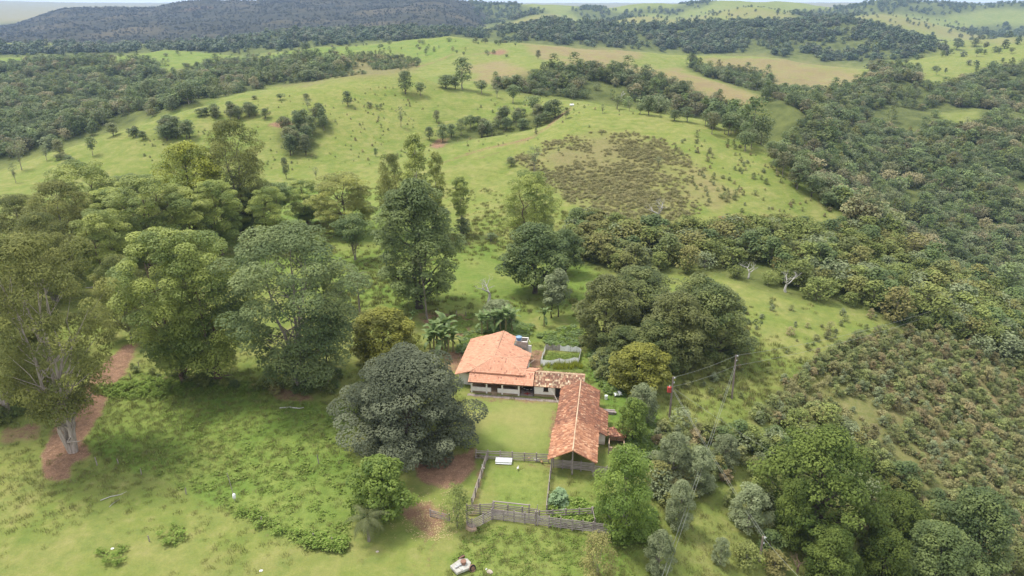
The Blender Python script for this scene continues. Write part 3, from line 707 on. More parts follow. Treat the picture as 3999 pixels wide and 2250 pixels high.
T['sapling'] = tree_meshes('sapling', 28, 7, 6, .15, 'open', 36, .12, .8, 2600, .28, .13, .3, .08, G_MID, B_GREY, stems=3, fill=.3, shell=.9)
T['grey_tree'] = tree_meshes('grey_tree', 29, 9, 8, .06, 'dome', 46, .12, .75, 8000, .38, .15, .4, .2, G_GREY, B_GREY, fill=.45, every=2, shell=.5)
T['green_tree'] = tree_meshes('green_tree', 30, 10, 11, .08, 'dome', 60, .105, .7, 14000, .36, .19, .2, .28, G_LOW, B_DARK, fill=.5, every=2)
T['layered'] = tree_meshes('layered', 31, 13, 18, .12, 'dome', 90, .085, .45, 18000, .44, .22, .1, .4, G_LOW, B_DARK, fill=.4, every=2, shell=.5, lup=.3)
for i, (sd_, H_, W_, pf_, K_, n_, mt_) in enumerate([(91, 6, 8, 'dome', 24, 900, G_MID), (92, 7, 7.5, 'open', 26, 800, G_MID), (93, 6, 9, 'umbrella', 26, 850, G_MID), (94, 6, 8, 'open', 30, 560, G_GREY), (95, 6.5, 8, 'dome', 24, 900, G_TREE)]):
    T['mid%d' % i] = tree_meshes('mid%d' % i, sd_, H_, W_, .12, pf_, K_, .145, .68, n_, .62, .38, .1, .13, mt_, B_GREY, shell=.5, fill=.4, every=2)
for i, (sd_, H_, W_, K_, n_) in enumerate([(96, .8, 2.6, 16, 300), (97, 1.2, 2.6, 16, 340), (98, .6, 2.8, 16, 280)]):
    T['brush%d' % i] = tree_meshes('brush%d' % i, sd_, H_, W_, .04, 'open', K_, .16, .7, n_, .26, .13, .1, .04, G_BRUSH, B_GREY, shell=.6, fill=.3, stems=3, every=4, up=.25)
# middle distance
for i, (sd_, H_, W_, hb_, pf_, K_, rc_, n_, mt_, bk_) in enumerate([
        (41, 9, 8, .25, 'dome', 22, .17, 1700, G_PAST, B_DARK), (42, 8, 9, .4, 'umbrella', 20, .16, 1300, G_PAST, B_GREY), (43, 11, 8, .3, 'open', 22, .16, 1500, G_PAST, B_GREY),
        (44, 7, 6, .35, 'dome', 12, .18, 600, G_PAST, B_GREY), (45, 8, 8, .35, 'umbrella', 24, .13, 420, G_GREY, B_GREY)]):
    T['past%d' % i] = tree_meshes('past%d' % i, sd_, H_, W_, hb_, pf_, K_, rc_, .7, n_, .55, .32, .1, .2, mt_, bk_, shell=.6, fill=.3)
for i, (sd_, H_, W_, pf_, K_, n_, mt_) in enumerate([(51, 8.5, 9.5, 'dome', 24, 850, G_FOREST), (52, 8, 9, 'open', 22, 850, G_FOREST), (53, 8, 11, 'umbrella', 24, 850, G_FOREST), (54, 8, 10, 'dome', 26, 900, G_FOREST), (55, 8, 9, 'open', 30, 520, G_GREY), (56, 7, 13, 'umbrella', 34, 1100, G_FOREST), (57, 12, 10, 'open', 20, 760, G_TREE), (58, 9, 7, 'tall', 24, 700, G_MID)]):
    T['for%d' % i] = tree_meshes('for%d' % i, sd_, H_, W_, .15, pf_, K_, .145, .68, n_, .72, .46, .1, .16, mt_, B_GREY, shell=.5, fill=.4, every=3)
for i, (sd_, H_, W_, K_, n_, mt_, sh_) in enumerate([(61, 2.2, 2.6, 14, 620, G_SCRUB, .5), (62, 3.0, 2.6, 16, 760, G_SCRUB, .6), (63, 1.6, 2.4, 12, 460, G_SCRUB, .6), (64, 2.6, 3.0, 18, 520, G_SCRUB, .9), (65, 2.0, 2.2, 14, 420, G_GREY, .8)]):
    T['shrub%d' % i] = tree_meshes('shrub%d' % i, sd_, H_, W_, .05, 'dome', K_, .15, .75, n_, .26, .14, .2, .05, mt_, B_GREY, shell=sh_, fill=.35, stems=3, every=2)
for i, (sd_, H_, W_, K_, n_) in enumerate([(71, 8, 11, 10, 180), (72, 9, 10, 10, 180), (73, 7, 12, 12, 190)]):
    T['far%d' % i] = tree_meshes('far%d' % i, sd_, H_, W_, .1, 'dome', K_, .2, .6, n_, 1.7, 1.2, .05, .2, G_FAR, B_DARK, shell=.4, fill=.4, every=5)
for i, (sd_, H_, W_) in enumerate([(74, 8, 11), (75, 6, 12)]):
    T['mesa%d' % i] = tree_meshes('mesa%d' % i, sd_, H_, W_, .1, 'dome', 10, .2, .6, 170, 1.7, 1.2, .05, .2, G_MESA, B_DARK, shell=.4, fill=.4, every=5)
J = {k: joined(k, T[k]) for k in T if k[:4] in ('past', 'shru', 'brus', 'mesa') or k[:3] in ('for', 'far', 'mid')}

def plant(name, key, base, H, Wd, label, cat, group=None, rz=None, parts=True):
    """a copy of a prototype set at its own place, height and spread"""
    tm, cm, h0, w0 = T[key]
    sx, sz = Wd / w0, H / h0
    rz = random.uniform(0, 6.28) if rz is None else rz
    if parts:
        r = empty(name, base, rz); r.scale = (sx, sx, sz)
        link('trunk', tm, r); link('crown', cm, r)
    else:
        r = link(name, J[key], None, base, (0, 0, rz), (sx, sx, sz))
    return tag(r, label, cat, group)

def plant_px(name, key, bx, by, top, wpx, label, cat='tree', group=None, rz=None, parts=True, base=None):
    """base pixel, top row and crown width as read off the photograph -> real position and size"""
    b = base if base is not None else hit(bx, by)
    dep = b.y * CP - (b.z - HC) * SP
    u, dy, dz = rays(bx, top)
    Wd = wpx * dep / FOC * .97
    yt = b.y + Wd * .12
    H = max(HC + yt * float(dz / dy) - b.z, Wd * .25)
    return plant(name, key, b, H, Wd, label, cat, group, rz, parts)
# ------------------------------------------------------------------ the large trees round the farm
HERO = [
 # key, base x, base y, top y, width px, name, label
 ('euc_big', 185, 1137, 585, 360, 'eucalyptus_tree', 'giant olive eucalyptus with pale flaring trunk beside the red dirt path'),
 ('euc_big', 20, 1040, 640, 270, 'eucalyptus_tree', 'olive eucalyptus cut off by the left edge, behind the giant pale trunk'),
 ('euc_a', 465, 964, 572, 285, 'eucalyptus_tree', 'light olive eucalyptus overhanging the dirt path at the top of the weedy field'),
 ('euc_b', 550, 962, 578, 255, 'eucalyptus_tree', 'yellow green eucalyptus between the olive one and the grey green one by the field'),
 ('euc_grey', 760, 972, 566, 385, 'eucalyptus_tree', 'grey green billowing eucalyptus at the top right corner of the weedy field'),
 ('ochre', 968, 905, 772, 205, 'mango_tree', 'mango tree with ochre young leaves left of the house'),
 ('dark', 1030, 1120, 872, 372, 'shade_tree', 'huge dark grey green shade tree covering the left end of the house'),
 ('tall', 1055, 775, 446, 258, 'tall_tree', 'tallest conical green tree in the meadow behind the house'),
 ('broad', 1345, 738, 558, 205, 'broad_tree', 'dense dark green broad tree in the meadow right of the dead tree'),
 ('euc_b', 1330, 640, 428, 160, 'eucalyptus_tree', 'pale green layered eucalyptus rising behind the dense broad tree'),
 ('broad', 1420, 690, 575, 110, 'broad_tree', 'green tree tucked against the right side of the dense broad meadow tree'),
 ('thin', 1387, 800, 690, 72, 'slim_tree', 'grey green slim tree on a bare stem, left one of the pair behind the house'),
 ('thin', 1404, 797, 676, 70, 'slim_tree', 'grey green slim tree on a bare stem, right one of the pair behind the house'),
 ('mango', 1520, 868, 690, 190, 'mango_tree', 'dark glossy mango tree behind the net fenced garden'),
 ('mango_b', 1605, 800, 668, 235, 'mango_tree', 'rounded mango tree at the back of the clump right of the garden'),
 ('mango_b', 1695, 915, 730, 225, 'mango_tree', 'grey green mango tree in the middle of the clump above the power poles'),
 ('mango', 1785, 892, 714, 225, 'mango_tree', 'outermost right mango tree of the clump on the bright grass slope'),
 ('mango_b', 1745, 860, 690, 190, 'mango_tree', 'dark mango tree at the back right of the clump behind the power poles'),
 ('mango', 1650, 930, 800, 170, 'mango_tree', 'dark green mango tree directly behind the yellowish fruit tree'),
 ('ochre', 1605, 978, 862, 185, 'fruit_tree', 'yellowish fruit tree in front of the mango clump'),
 ('mango', 1568, 915, 818, 160, 'fruit_tree', 'mid green fruit tree between the garden and the yellowish fruit tree'),
 ('round', 1588, 1110, 1000, 92, 'orange_tree', 'small olive round tree beside the barn lean-to'),
 ('grey_tree', 1612, 1060, 962, 95, 'fruit_tree', 'silvery grey green tree behind the small olive tree by the barn'),
 ('bright', 1562, 1345, 1118, 180, 'jacaranda_tree', 'vivid green feathery tree at the right end of the corral fence'),
 ('round', 958, 1300, 1148, 182, 'guava_tree', 'rounded light green tree with large leaves beside the muddy gateway'),
 ('sapling', 1150, 1330, 1214, 95, 'sapling', 'thin yellow green sapling between the open gate and the corral'),
 ('sapling', 1497, 1475, 1335, 120, 'sapling', 'yellow green young tree in front of the long corral fence'),
 ('grey_tree', 1252, 812, 752, 108, 'bushy_tree', 'low dome shaped grey green tree just behind the banana plants'),
 # lower right
 ('layered', 2040, 1330, 1062, 330, 'spreading_tree', 'wide layered dark green tree on the slope at lower right'),
 ('green_tree', 1982, 1372, 1202, 118, 'leafy_tree', 'compact bright green round tree in front of the wide layered tree'),
 ('green_tree', 2080, 1470, 1325, 160, 'leafy_tree', 'bright green tree at the bottom edge below the compact round tree'),
 ('layered', 2235, 1380, 1230, 190, 'spreading_tree', 'feathery mid green tree right of the wide layered tree'),
 ('broad', 2425, 1440, 1225, 215, 'leafy_tree', 'brownish green tree near the lower right corner'),
 ('broad', 2335, 1490, 1310, 205, 'leafy_tree', 'blue green tree below the brownish tree in the lower right corner'),
 ('green_tree', 2210, 1480, 1330, 150, 'leafy_tree', 'leafy tree between the bright green and the blue green trees at the bottom'),
 ('grey_tree', 1880, 1330, 1215, 120, 'bushy_tree', 'grey brown bushy tree left of the compact bright green tree'),
 ('grey_tree', 1750, 1235, 1120, 105, 'bushy_tree', 'pale grey green bushy tree under the power lines'),
 ('grey_tree', 1690, 1215, 1085, 105, 'bushy_tree', 'pale grey green bushy tree right of the vivid feathery tree'),
 ('grey_tree', 1820, 1175, 1090, 85, 'bushy_tree', 'pale grey green shrubby tree on the grass slope above the layered tree'),
 ('grey_tree', 1705, 1330, 1205, 90, 'bushy_tree', 'pale bushy tree standing where the power lines cross the lower slope'),
 ('grey_tree', 1655, 1440, 1330, 90, 'bushy_tree', 'pale bushy tree below the vivid feathery tree at the bottom'),
 ('grey_tree', 1810, 1420, 1350, 55, 'bushy_tree', 'small pale round bush alone on the bottom right grass'),
 # grove at upper left
 ('euc_b', 60, 900, 655, 230, 'eucalyptus_tree', 'dark olive eucalyptus low at the left edge beside the red path'),
 ('euc_c', 330, 850, 640, 150, 'eucalyptus_tree', 'shrubby olive eucalyptus at the far end of the red path'),
 ('euc_c', 185, 690, 455, 190, 'eucalyptus_tree', 'olive green eucalyptus just behind the giant one'),
 ('euc_a', 480, 660, 470, 190, 'eucalyptus_tree', 'green eucalyptus below the bright billowing tree'),
 ('euc_a', -60, 980, 700, 260, 'eucalyptus_tree', 'olive eucalyptus mostly outside the left edge, lowest one there'),
 ('euc_b', 690, 620, 470, 120, 'eucalyptus_tree', 'olive eucalyptus behind the forked acacia'),
 ('euc_a', 310, 640, 470, 200, 'eucalyptus_tree', 'olive green eucalyptus filling the middle left of the grove'),
 ('euc_b', 640, 560, 430, 110, 'eucalyptus_tree', 'reddish tipped eucalyptus right of the tallest one in the grove'),
 ('billow', 500, 600, 356, 215, 'billowing_tree', 'bright yellow green billowing tree topping the grove'),
 ('euc_c', 612, 585, 303, 190, 'eucalyptus_tree', 'tallest brown green eucalyptus with open limbs at the back of the grove'),
 ('euc_b', 235, 620, 402, 200, 'eucalyptus_tree', 'olive eucalyptus at the back left of the grove against the pasture'),
 ('euc_c', 75, 660, 488, 190, 'eucalyptus_tree', 'brownish eucalyptus in the left part of the grove'),
 ('euc_a', 400, 680, 438, 230, 'eucalyptus_tree', 'dense green eucalyptus in the middle of the grove'),
 ('euc_b', 285, 735, 525, 170, 'eucalyptus_tree', 'green eucalyptus with a dark trunk above the litter covered ground'),
 ('euc_c', 140, 760, 535, 190, 'eucalyptus_tree', 'olive eucalyptus behind the crown of the giant pale trunk'),
 ('euc_a', 560, 640, 452, 150, 'eucalyptus_tree', 'green eucalyptus at the right front of the grove'),
 ('euc_c', -20, 800, 560, 220, 'eucalyptus_tree', 'olive eucalyptus half outside the left edge of the picture'),
 ('euc_grey', 350, 600, 440, 160, 'eucalyptus_tree', 'grey green eucalyptus between the olive and billowing trees of the grove'),
 ('euc_a', 610, 590, 470, 130, 'eucalyptus_tree', 'small reddish green eucalyptus at the right end of the grove'),
 ('acacia', 693, 572, 458, 140, 'acacia_tree', 'flat topped acacia with a forked bare trunk in the shaded meadow'),
 ('euc_a', 775, 565, 450, 135, 'leafy_tree', 'dark leafy tree right of the forked acacia'),
 ('euc_b', 868, 590, 432, 185, 'leafy_tree', 'big mid green leafy tree left of the tallest conical tree'),
 ('acacia', 893, 655, 540, 125, 'acacia_tree', 'yellow tipped acacia leaning beside the tallest conical tree'),
 ('slender', 1052, 600, 336, 82, 'eucalyptus_tree', 'slender white stemmed eucalyptus above the tallest conical tree'),
 ('euc_c', 993, 590, 388, 100, 'eucalyptus_tree', 'brown green eucalyptus left of the slender white stemmed one'),
 ('slender', 1103, 590, 382, 60, 'eucalyptus_tree', 'thin yellowish eucalyptus right of the slender white stemmed one'),
 ('slender', 1160, 592, 443, 62, 'eucalyptus_tree', 'thin grey eucalyptus standing apart on the right of the tall tree'),
]
for key, bx, by, top, wpx, nm, lab in HERO:
    plant_px(nm, key, bx, by, top, wpx, lab)

# trees and bushes that stand apart on the pasture hills
PAST = [
 ('past0', 1020, 237, 178, 52, 'round dark tree on the hill crest left of the tall pair'), ('past1', 1057, 241, 207, 42, 'light spreading tree right beside the round dark crest tree'),
 ('past2', 1163, 225, 145, 66, 'tallest ragged dark tree on the far hill crest'), ('past0', 1122, 223, 188, 62, 'low wide dark tree at the foot of the ragged crest tree'), ('past0', 1145, 224, 192, 40, 'dark tree between the low wide one and the ragged crest tree'),
 ('past1', 1211, 236, 202, 50, 'pale flat crowned tree right of the ragged crest tree'), ('past4', 1250, 247, 212, 26, 'thin leafless tree on the crest right of the pale flat tree'),
 ('past1', 1290, 260, 214, 52, 'flat layered dark tree where the crest meets the right wood'), ('past1', 1341, 286, 241, 60, 'wide flat topped tree at the head of the tree filled gully'), ('past0', 1395, 297, 250, 60, 'dark tree at the upper end of the gully below the hilltop track'),
 ('past2', 1423, 299, 270, 24, 'little dark tree beside the track on the near hill'), ('past0', 875, 268, 229, 36, 'lone leafy tree on the upper left pasture slope'), ('past2', 813, 303, 269, 22, 'small slim tree above the bare red scar'),
 ('past4', 1009, 320, 268, 30, 'thin leafless tree in the middle of the pasture slope'), ('past0', 1098, 307, 277, 24, 'small round tree on the slope above the gully'), ('past0', 1285, 419, 394, 34, 'grey round bush on the near hillside'),
 ('past0', 945, 394, 372, 14, 'tiny dark tree alone on the slope'), ('past2', 1404, 384, 370, 10, 'tiny bush on the near hill below the track'), ('past4', 1343, 432, 365, 46, 'brownish bare tree at the edge of the scrub patch'),
 ('past1', 1790, 338, 284, 48, 'brown tinged tree on the right shoulder of the near hill'), ('past1', 1873, 380, 331, 66, 'dark flat tree on the right flank of the near hill'), ('past4', 1515, 286, 262, 22, 'small pale tree on the near hill crest beside the white tank'),
 ('past1', 1610, 288, 262, 34, 'leaning flat tree on the near hill crest'), ('past4', 1655, 420, 393, 30, 'dark ragged bush in the scrub patch'), ('past4', 2000, 470, 405, 42, 'bare grey tree on the right edge of the near hill'),
 ('past0', 770, 250, 235, 24, 'small dark tree on the left pasture crest'), ('past1', 705, 252, 235, 30, 'flat bush on the left pasture crest'), ('past4', 775, 276, 246, 26, 'pale bare tree below the left pasture crest'), ('past0', 640, 250, 240, 20, 'small bush on the skyline of the left pasture'),
 ('past1', 475, 262, 208, 60, 'pale umbrella tree rising from the left wood'), ('past0', 285, 342, 308, 44, 'brown grey tree on the left edge of the pasture hill'), ('past0', 152, 394, 350, 38, 'dark tree on the lower left pasture'), ('past1', 234, 392, 345, 36, 'thin yellow tree on the lower left pasture'),
 ('past4', 118, 404, 365, 26, 'thin pale tree on the lower left pasture'), ('past4', 55, 428, 352, 44, 'tall grey bare tree by the left edge'), ('past4', 40, 460, 410, 26, 'short brown bare tree by the left edge'), ('past0', 720, 450, 395, 26, 'narrow dark tree at the foot of the gully grove'),
 ('past4', 795, 450, 420, 22, 'grey bare tree beside the narrow dark tree'), ('past0', 1225, 345, 305, 34, 'light stemmed tree in the gully'), ('past0', 1080, 352, 318, 32, 'dark tree above the red earth bank'), ('past3', 1012, 205, 182, 20, 'small tree on the skyline behind the crest'),
 ('past3', 1070, 140, 124, 14, 'tiny umbrella tree beside the far bare track'), ('past0', 770, 128, 108, 36, 'dark clump of trees on the far bright ridge'), ('past3', 840, 130, 118, 22, 'small dark tree on the far bright ridge'), ('past0', 1353, 148, 126, 20, 'small dark tree in the hollow of the far brown hill'),
 ('past1', 1740, 168, 138, 34, 'grey tree on the far pale hill'), ('past3', 2124, 227, 214, 14, 'tiny tree on the brown far slope'), ('past4', 1953, 207, 198, 12, 'small brown bush on the far slope'), ('past0', 2405, 126, 96, 28, 'dark tree on the far right pasture'), ('past0', 2336, 110, 88, 30, 'dark tree above the far right pasture'),
 ('past4', 2354, 190, 167, 16, 'thin leaning tree on the right green ridge'), ('past0', 2475, 138, 124, 14, 'tiny tree on the right green ridge'), ('past0', 2451, 118, 95, 32, 'dark bushy tree on the far right pasture'), ('past0', 1857, 56, 42, 16, 'small round tree on the far green hill'),
 ('past0', 2690, 300, 250, 60, 'dark tree on the right bank of the valley'),
 ('past3', 2161, 850, 828, 34, 'small round bush on the bright grass slope'), ('past0', 1165, 596, 548, 55, 'brownish bush under the thin grey eucalyptus'), ('past3', 1235, 608, 585, 40, 'small bush at the meadow edge behind the dense tree'),
]
for key, bx, by, top, wpx, lab in PAST:
    cat = 'bush' if 'bush' in lab else 'tree'
    plant_px('pasture_bush' if cat == 'bush' else 'pasture_tree', key, bx, by, top, wpx, lab, cat, parts=wpx > 28)

# bushes of the hedges and copses one can tell apart on the hill
def cluster(polys, n, keys, hr, wr, name, label, cat, group, seed):
    rng = np.random.default_rng(seed)
    out = []
    for q in polys:
        q = np.array(q, float); k = 0
        while k < n:
            x = rng.uniform(q[:, 0].min(), q[:, 0].max()); y = rng.uniform(q[:, 1].min(), q[:, 1].max())
            if not inpoly(np.array([x]), np.array([y]), q)[0]: continue
            out.append((x, y)); k += 1
    for x, y in out:
        b = hit(x, y)
        plant(name, keys[rng.integers(len(keys))], b, rng.uniform(*hr), rng.uniform(*wr), label, cat, group, parts=False)
cluster([[(480, 300), (500, 285), (620, 288), (675, 292), (670, 300), (560, 303)]], 14, ['past0', 'past1', 'past0'], (3, 7), (5, 9), 'hedge_bush', 'dark bush in the straggling row across the upper left pasture', 'bush', 'row of bushes across the left pasture', 1)
cluster([[(392, 352), (392, 335), (440, 330), (480, 335), (478, 352), (430, 356)]], 11, ['past0'], (5, 9), (7, 10), 'thicket_tree', 'dark tree of the dense rounded thicket on the left pasture', 'tree', 'dense thicket on the left pasture', 2)
cluster([[(320, 350), (330, 335), (350, 345), (375, 352)]], 5, ['past0', 'past3'], (3, 5), (4, 6), 'thicket_bush', 'dark bush left of the dense rounded thicket', 'bush', 'bushes left of the thicket', 3)
cluster([W_GULLY[1]], 22, ['past0', 'past0', 'past1'], (6, 10), (6, 9), 'copse_tree', 'dark tree of the copse in the hollow below the red scar', 'tree', 'copse below the red scar', 4)
cluster([W_GULLY[0]], 34, ['past0', 'past1', 'past2', 'past4'], (5, 9), (5, 9), 'gully_tree', 'tree or bush crowding the gully behind the near hill', 'tree', 'trees in the gully', 5)
cluster([[(135, 400), (160, 395), (185, 412), (160, 412)]], 5, ['past3', 'past0'], (2, 3.5), (4, 5), 'pasture_bush', 'low dark bush in the line running down the lower left pasture', 'bush', 'line of low bushes on the lower left pasture', 6)
cluster([[(910, 272), (930, 262), (985, 278), (970, 284)]], 5, ['past3'], (1.5, 2.5), (3, 4), 'pasture_bush', 'low bush below the lone leafy tree on the slope', 'bush', 'low bushes below the lone tree', 7)
cluster([[(0, 345), (0, 300), (120, 320), (260, 325), (230, 340), (150, 352)]], 16, ['past0', 'past1'], (6, 10), (7, 10), 'edge_tree', 'dark tree along the wood edge left of the pasture hill', 'tree', 'trees along the left wood edge', 8)
cluster([[(1540, 268), (1620, 280), (1743, 300), (1850, 328), (1946, 395), (2030, 460), (2090, 525), (2060, 530), (1920, 400), (1830, 340), (1700, 305), (1560, 280)]], 34, ['past0', 'past1', 'past4', 'past1', 'past2'], (4, 9), (4, 9), 'crest_tree', 'small tree along the right skyline of the near hill', 'tree', 'trees along the right edge of the near hill', 10)
cluster([[(1160, 104), (1190, 101), (1260, 112), (1190, 109)]], 6, ['past3', 'past0'], (4, 7), (6, 9), 'ridge_bush', 'dark bush on the highest far ridge top', 'bush', 'bushes on the far ridge top', 9)

# ------------------------------------------------------------------ scattered woods and scrub
def scatter_points(polys, n, seed, margin=10, yr=(60, 6000), dpow=0.0, weight='wood', fuzz=1.0, thin=2.1):
    """ground points inside the pixel outlines that can be seen (or whose crown can)"""
    rng = np.random.default_rng(seed)
    m = np.zeros(PXg.shape, bool)
    for q in polys: m |= inpoly(PXg + (JX - PXg) * fuzz, PYg + (JY - PYg) * fuzz, q)
    vis = (gZ + margin - HC) / np.maximum(GY, 1) >= runmax
    m &= vis & (GY > yr[0]) & (GY < yr[1]) & (np.abs(PXg - CX) < CX + 160)
    area = np.abs(np.gradient(GX, axis=1) * np.gradient(GY, axis=0))
    wg = np.where(m, area, 0) / np.maximum(GY, 1) ** dpow
    if weight: wg = wg * (.12 + M[weight])
    # natural thinning in patches
    wg = wg * np.clip(.70 + thin * fbm(GX / 34, GY / 34, seed, 3), .03, 2)
    wg = wg.ravel() / wg.sum()
    k = rng.choice(wg.size, n, p=wg)
    gi, gj = np.unravel_index(k, PXg.shape)
    gi = np.minimum(gi, NR - 2); gj = np.minimum(gj, NA - 2)
    ri = rng.random(n); rj = rng.random(n)
    y = gY[gi] + ri * (gY[gi + 1] - gY[gi]); a = ga[gj] + rj * (ga[gj + 1] - ga[gj])
    x = a * np.maximum(y, 58)
    return np.stack([x, y, ground_z(x, y)], 1), rng

def geo_scatter(name, P, sc, rot, pid, keys, label, meshes=None, zs=None):
    """one object that repeats a few plant shapes over many points"""
    pc = bpy.data.collections.new(name + '_shapes')
    for i, k in enumerate(keys):
        o = bpy.data.objects.new('%02d_%s' % (i, name), (meshes or J)[k]); pc.objects.link(o)
    me = bpy.data.meshes.new(name)
    me.vertices.add(len(P)); me.vertices.foreach_set('co', np.asarray(P, np.float32).ravel())
    for nm, ty, arr in (('scl', 'FLOAT', sc), ('rot', 'FLOAT', rot), ('pid', 'INT', pid), ('zsc', 'FLOAT', zs if zs is not None else np.ones(len(P)))):
        at = me.attributes.new(nm, ty, 'POINT'); at.data.foreach_set('value', np.asarray(arr, np.int32 if ty == 'INT' else np.float32))
    o = link(name, me)
    g = bpy.data.node_groups.new(name, 'GeometryNodeTree')
    g.interface.new_socket('Geometry', in_out='INPUT', socket_type='NodeSocketGeometry')
    g.interface.new_socket('Geometry', in_out='OUTPUT', socket_type='NodeSocketGeometry')
    N = g.nodes.new; gi = N('NodeGroupInput'); go = N('NodeGroupOutput')
    mp = N('GeometryNodeMeshToPoints'); iop = N('GeometryNodeInstanceOnPoints'); ci = N('GeometryNodeCollectionInfo')
    ci.inputs['Collection'].default_value = pc; ci.inputs['Separate Children'].default_value = True; ci.inputs['Reset Children'].default_value = True
    def na(nm, ty):
        q = N('GeometryNodeInputNamedAttribute'); q.data_type = ty; q.inputs['Name'].default_value = nm; return q.outputs['Attribute']
    cx_ = N('ShaderNodeCombineXYZ'); g.links.new(na('rot', 'FLOAT'), cx_.inputs['Z'])
    cs_ = N('ShaderNodeCombineXYZ'); sA = na('scl', 'FLOAT'); g.links.new(sA, cs_.inputs['X']); g.links.new(sA, cs_.inputs['Y'])
    mu = N('ShaderNodeMath'); mu.operation = 'MULTIPLY'; g.links.new(sA, mu.inputs[0]); g.links.new(na('zsc', 'FLOAT'), mu.inputs[1]); g.links.new(mu.outputs[0], cs_.inputs['Z'])
    g.links.new(gi.outputs[0], mp.inputs[0]); g.links.new(mp.outputs[0], iop.inputs['Points']); g.links.new(ci.outputs[0], iop.inputs['Instance'])
    iop.inputs['Pick Instance'].default_value = True
    g.links.new(na('pid', 'INT'), iop.inputs['Instance Index']); g.links.new(cx_.outputs[0], iop.inputs['Rotation']); g.links.new(cs_.outputs[0], iop.inputs['Scale'])
    g.links.new(iop.outputs[0], go.inputs[0])
    md = o.modifiers.new('scatter', 'NODES'); md.node_group = g
    return tag(o, label, kind='stuff')

LOOK = {'for0': 'rounded ', 'for1': 'ragged ', 'for2': 'flat topped ', 'for3': 'domed ', 'for4': 'thin pale ', 'for5': 'very wide flat ', 'for6': 'loose open ', 'for7': 'slim ', 'past4': 'nearly leafless ', 'past1': 'spreading ',
        'mid0': 'rounded ', 'mid1': 'ragged ', 'mid2': 'flat topped ', 'mid3': 'thin pale ', 'mid4': 'deep green ', 'shrub0': 'rounded ', 'shrub1': 'taller ', 'shrub2': 'squat ', 'shrub3': 'open ', 'shrub4': 'greyish ', 'brush0': 'brownish ', 'brush1': 'tangled ', 'brush2': 'mat like '}
sides = ('towards the left', 'in the middle part', 'towards the right')
def wood(polys, n, keys, hr, n_ind, name, label, group, stuff, stuff_label, seed, cat='tree', margin=9, yr=(60, 6000), dpow=0.0, weight='wood', ref=10.0, keep=None, fuzz=1.0, thin=2.1):
    P, rng = scatter_points(polys, n, seed, margin, yr, dpow, weight, fuzz, thin)
    if keep is not None:
        P = P[keep(P)]; n = len(P)
    sc = (hr[0] + (hr[1] - hr[0]) * rng.beta(1.3, 2.2, n) * 1.35) / ref; pid = rng.integers(0, len(keys), n); rot = rng.uniform(0, 6.28, n); zs = rng.uniform(.75, 1.05, n)
    d = np.hypot(P[:, 1], P[:, 0]) / sc
    px, py, _ = project(P[:, 0], P[:, 1], P[:, 2])
    show = (px > -10) & (px < PW + 10) & (py < PH + 20) & ((P[:, 2] + 3 - HC) / P[:, 1] > -9)
    o = np.argsort(np.where(show, d, 1e9))
    ind, rest = o[:n_ind], o[n_ind:]
    for i in ind:
        k = keys[pid[i]]; s = sc[i]
        q = link(name, J[k], None, P[i], (0, 0, rot[i]), (s, s, s * zs[i]))
        side = sides[min(2, int(3 * np.searchsorted(np.sort(px[ind]), px[i]) / max(1, len(ind))))]
        tag(q, LOOK.get(k, '') + label + ', ' + side, cat, group)
    if len(rest):
        geo_scatter(stuff, P[rest], sc[rest], rot[rest], pid[rest], keys, stuff_label, zs=zs[rest])
FK = ['for0', 'for1', 'for2', 'for3', 'for4', 'for5', 'for6', 'for7', 'past4', 'past1']
# clear of the buildings, yard and power poles
def clear(P):
    px, py, _ = project(P[:, 0], P[:, 1], P[:, 2])
    return ~((px > 1640) & (px < 1860) & (py > 880) & (py < 1070)) & ~((px < 1640) & (py > 830))
wood([W_RIGHT], 6000, FK, (4.5, 12.5), 60, 'wood_tree', 'tree in the right valley wood', 'trees of the right valley wood', 'valley_wood', 'dense dark wood filling the valley on the right', 11, dpow=.6)
wood([W_LEFT], 5200, FK, (5, 13), 60, 'wood_tree', 'tree in the left valley wood', 'trees of the left valley wood', 'valley_wood', 'dense dark wood filling the valley on the left', 12, dpow=.6)
wood([W_MID], 1350, ['mid0', 'mid1', 'mid2', 'mid3', 'mid4'], (4, 8.5), 130, 'slope_tree', 'low tree of the mixed belt right of the meadow', 'low trees of the belt right of the meadow', 'slope_wood', 'belt of low mixed trees right of the meadow', 13, thin=1.2, keep=clear, ref=7.0)
wood([W_LOW], 80, ['mid0', 'mid1', 'mid4', 'mid3'], (2.5, 5), 30, 'thicket_tree', 'small tree in the thicket on the lower right slope', 'small trees of the lower right thicket', 'thicket', 'thicket of small trees on the lower right slope', 14, keep=clear, ref=7.0)
wood([[(-600, 112), (300, 118), (533, 109), (717, 84), (1058, 76), (1208, 82), (1240, 45), (1190, 8), (1158, -12), (-600, -30)]], 9000, ['mesa0', 'mesa1'], (3, 8), 0, '', '', '', 'mountain_scrub', 'dark scrub covering the flat topped mountain', 26, yr=(1560, 3300), weight='mesa', ref=10)
wood([W_BELT], 6500, ['far0', 'far1', 'far2'], (7, 17), 0, '', '', '', 'far_wood', 'long dark belt of wood beyond the far ridge', 15, yr=(1100, 1900), dpow=.5)
wood(W_FAR, 1700, ['far0', 'far1', 'far2'], (10, 18), 0, '', '', '', 'distant_wood', 'dark woods on the farthest hills', 16, yr=(1200, 3600), dpow=.8)
SK = ['shrub0', 'shrub1', 'shrub2', 'shrub3', 'shrub4']
SCRUB_R = [(1885, 1060), (1950, 985), (2050, 915), (2130, 862), (2230, 842), (2340, 840), (2430, 875), (2575, 935), (2900, 1060), (3200, 1100), (3200, 1600), (2250, 1600), (2150, 1350), (2190, 1200), (2150, 1080), (2050, 1070), (1950, 1075)]
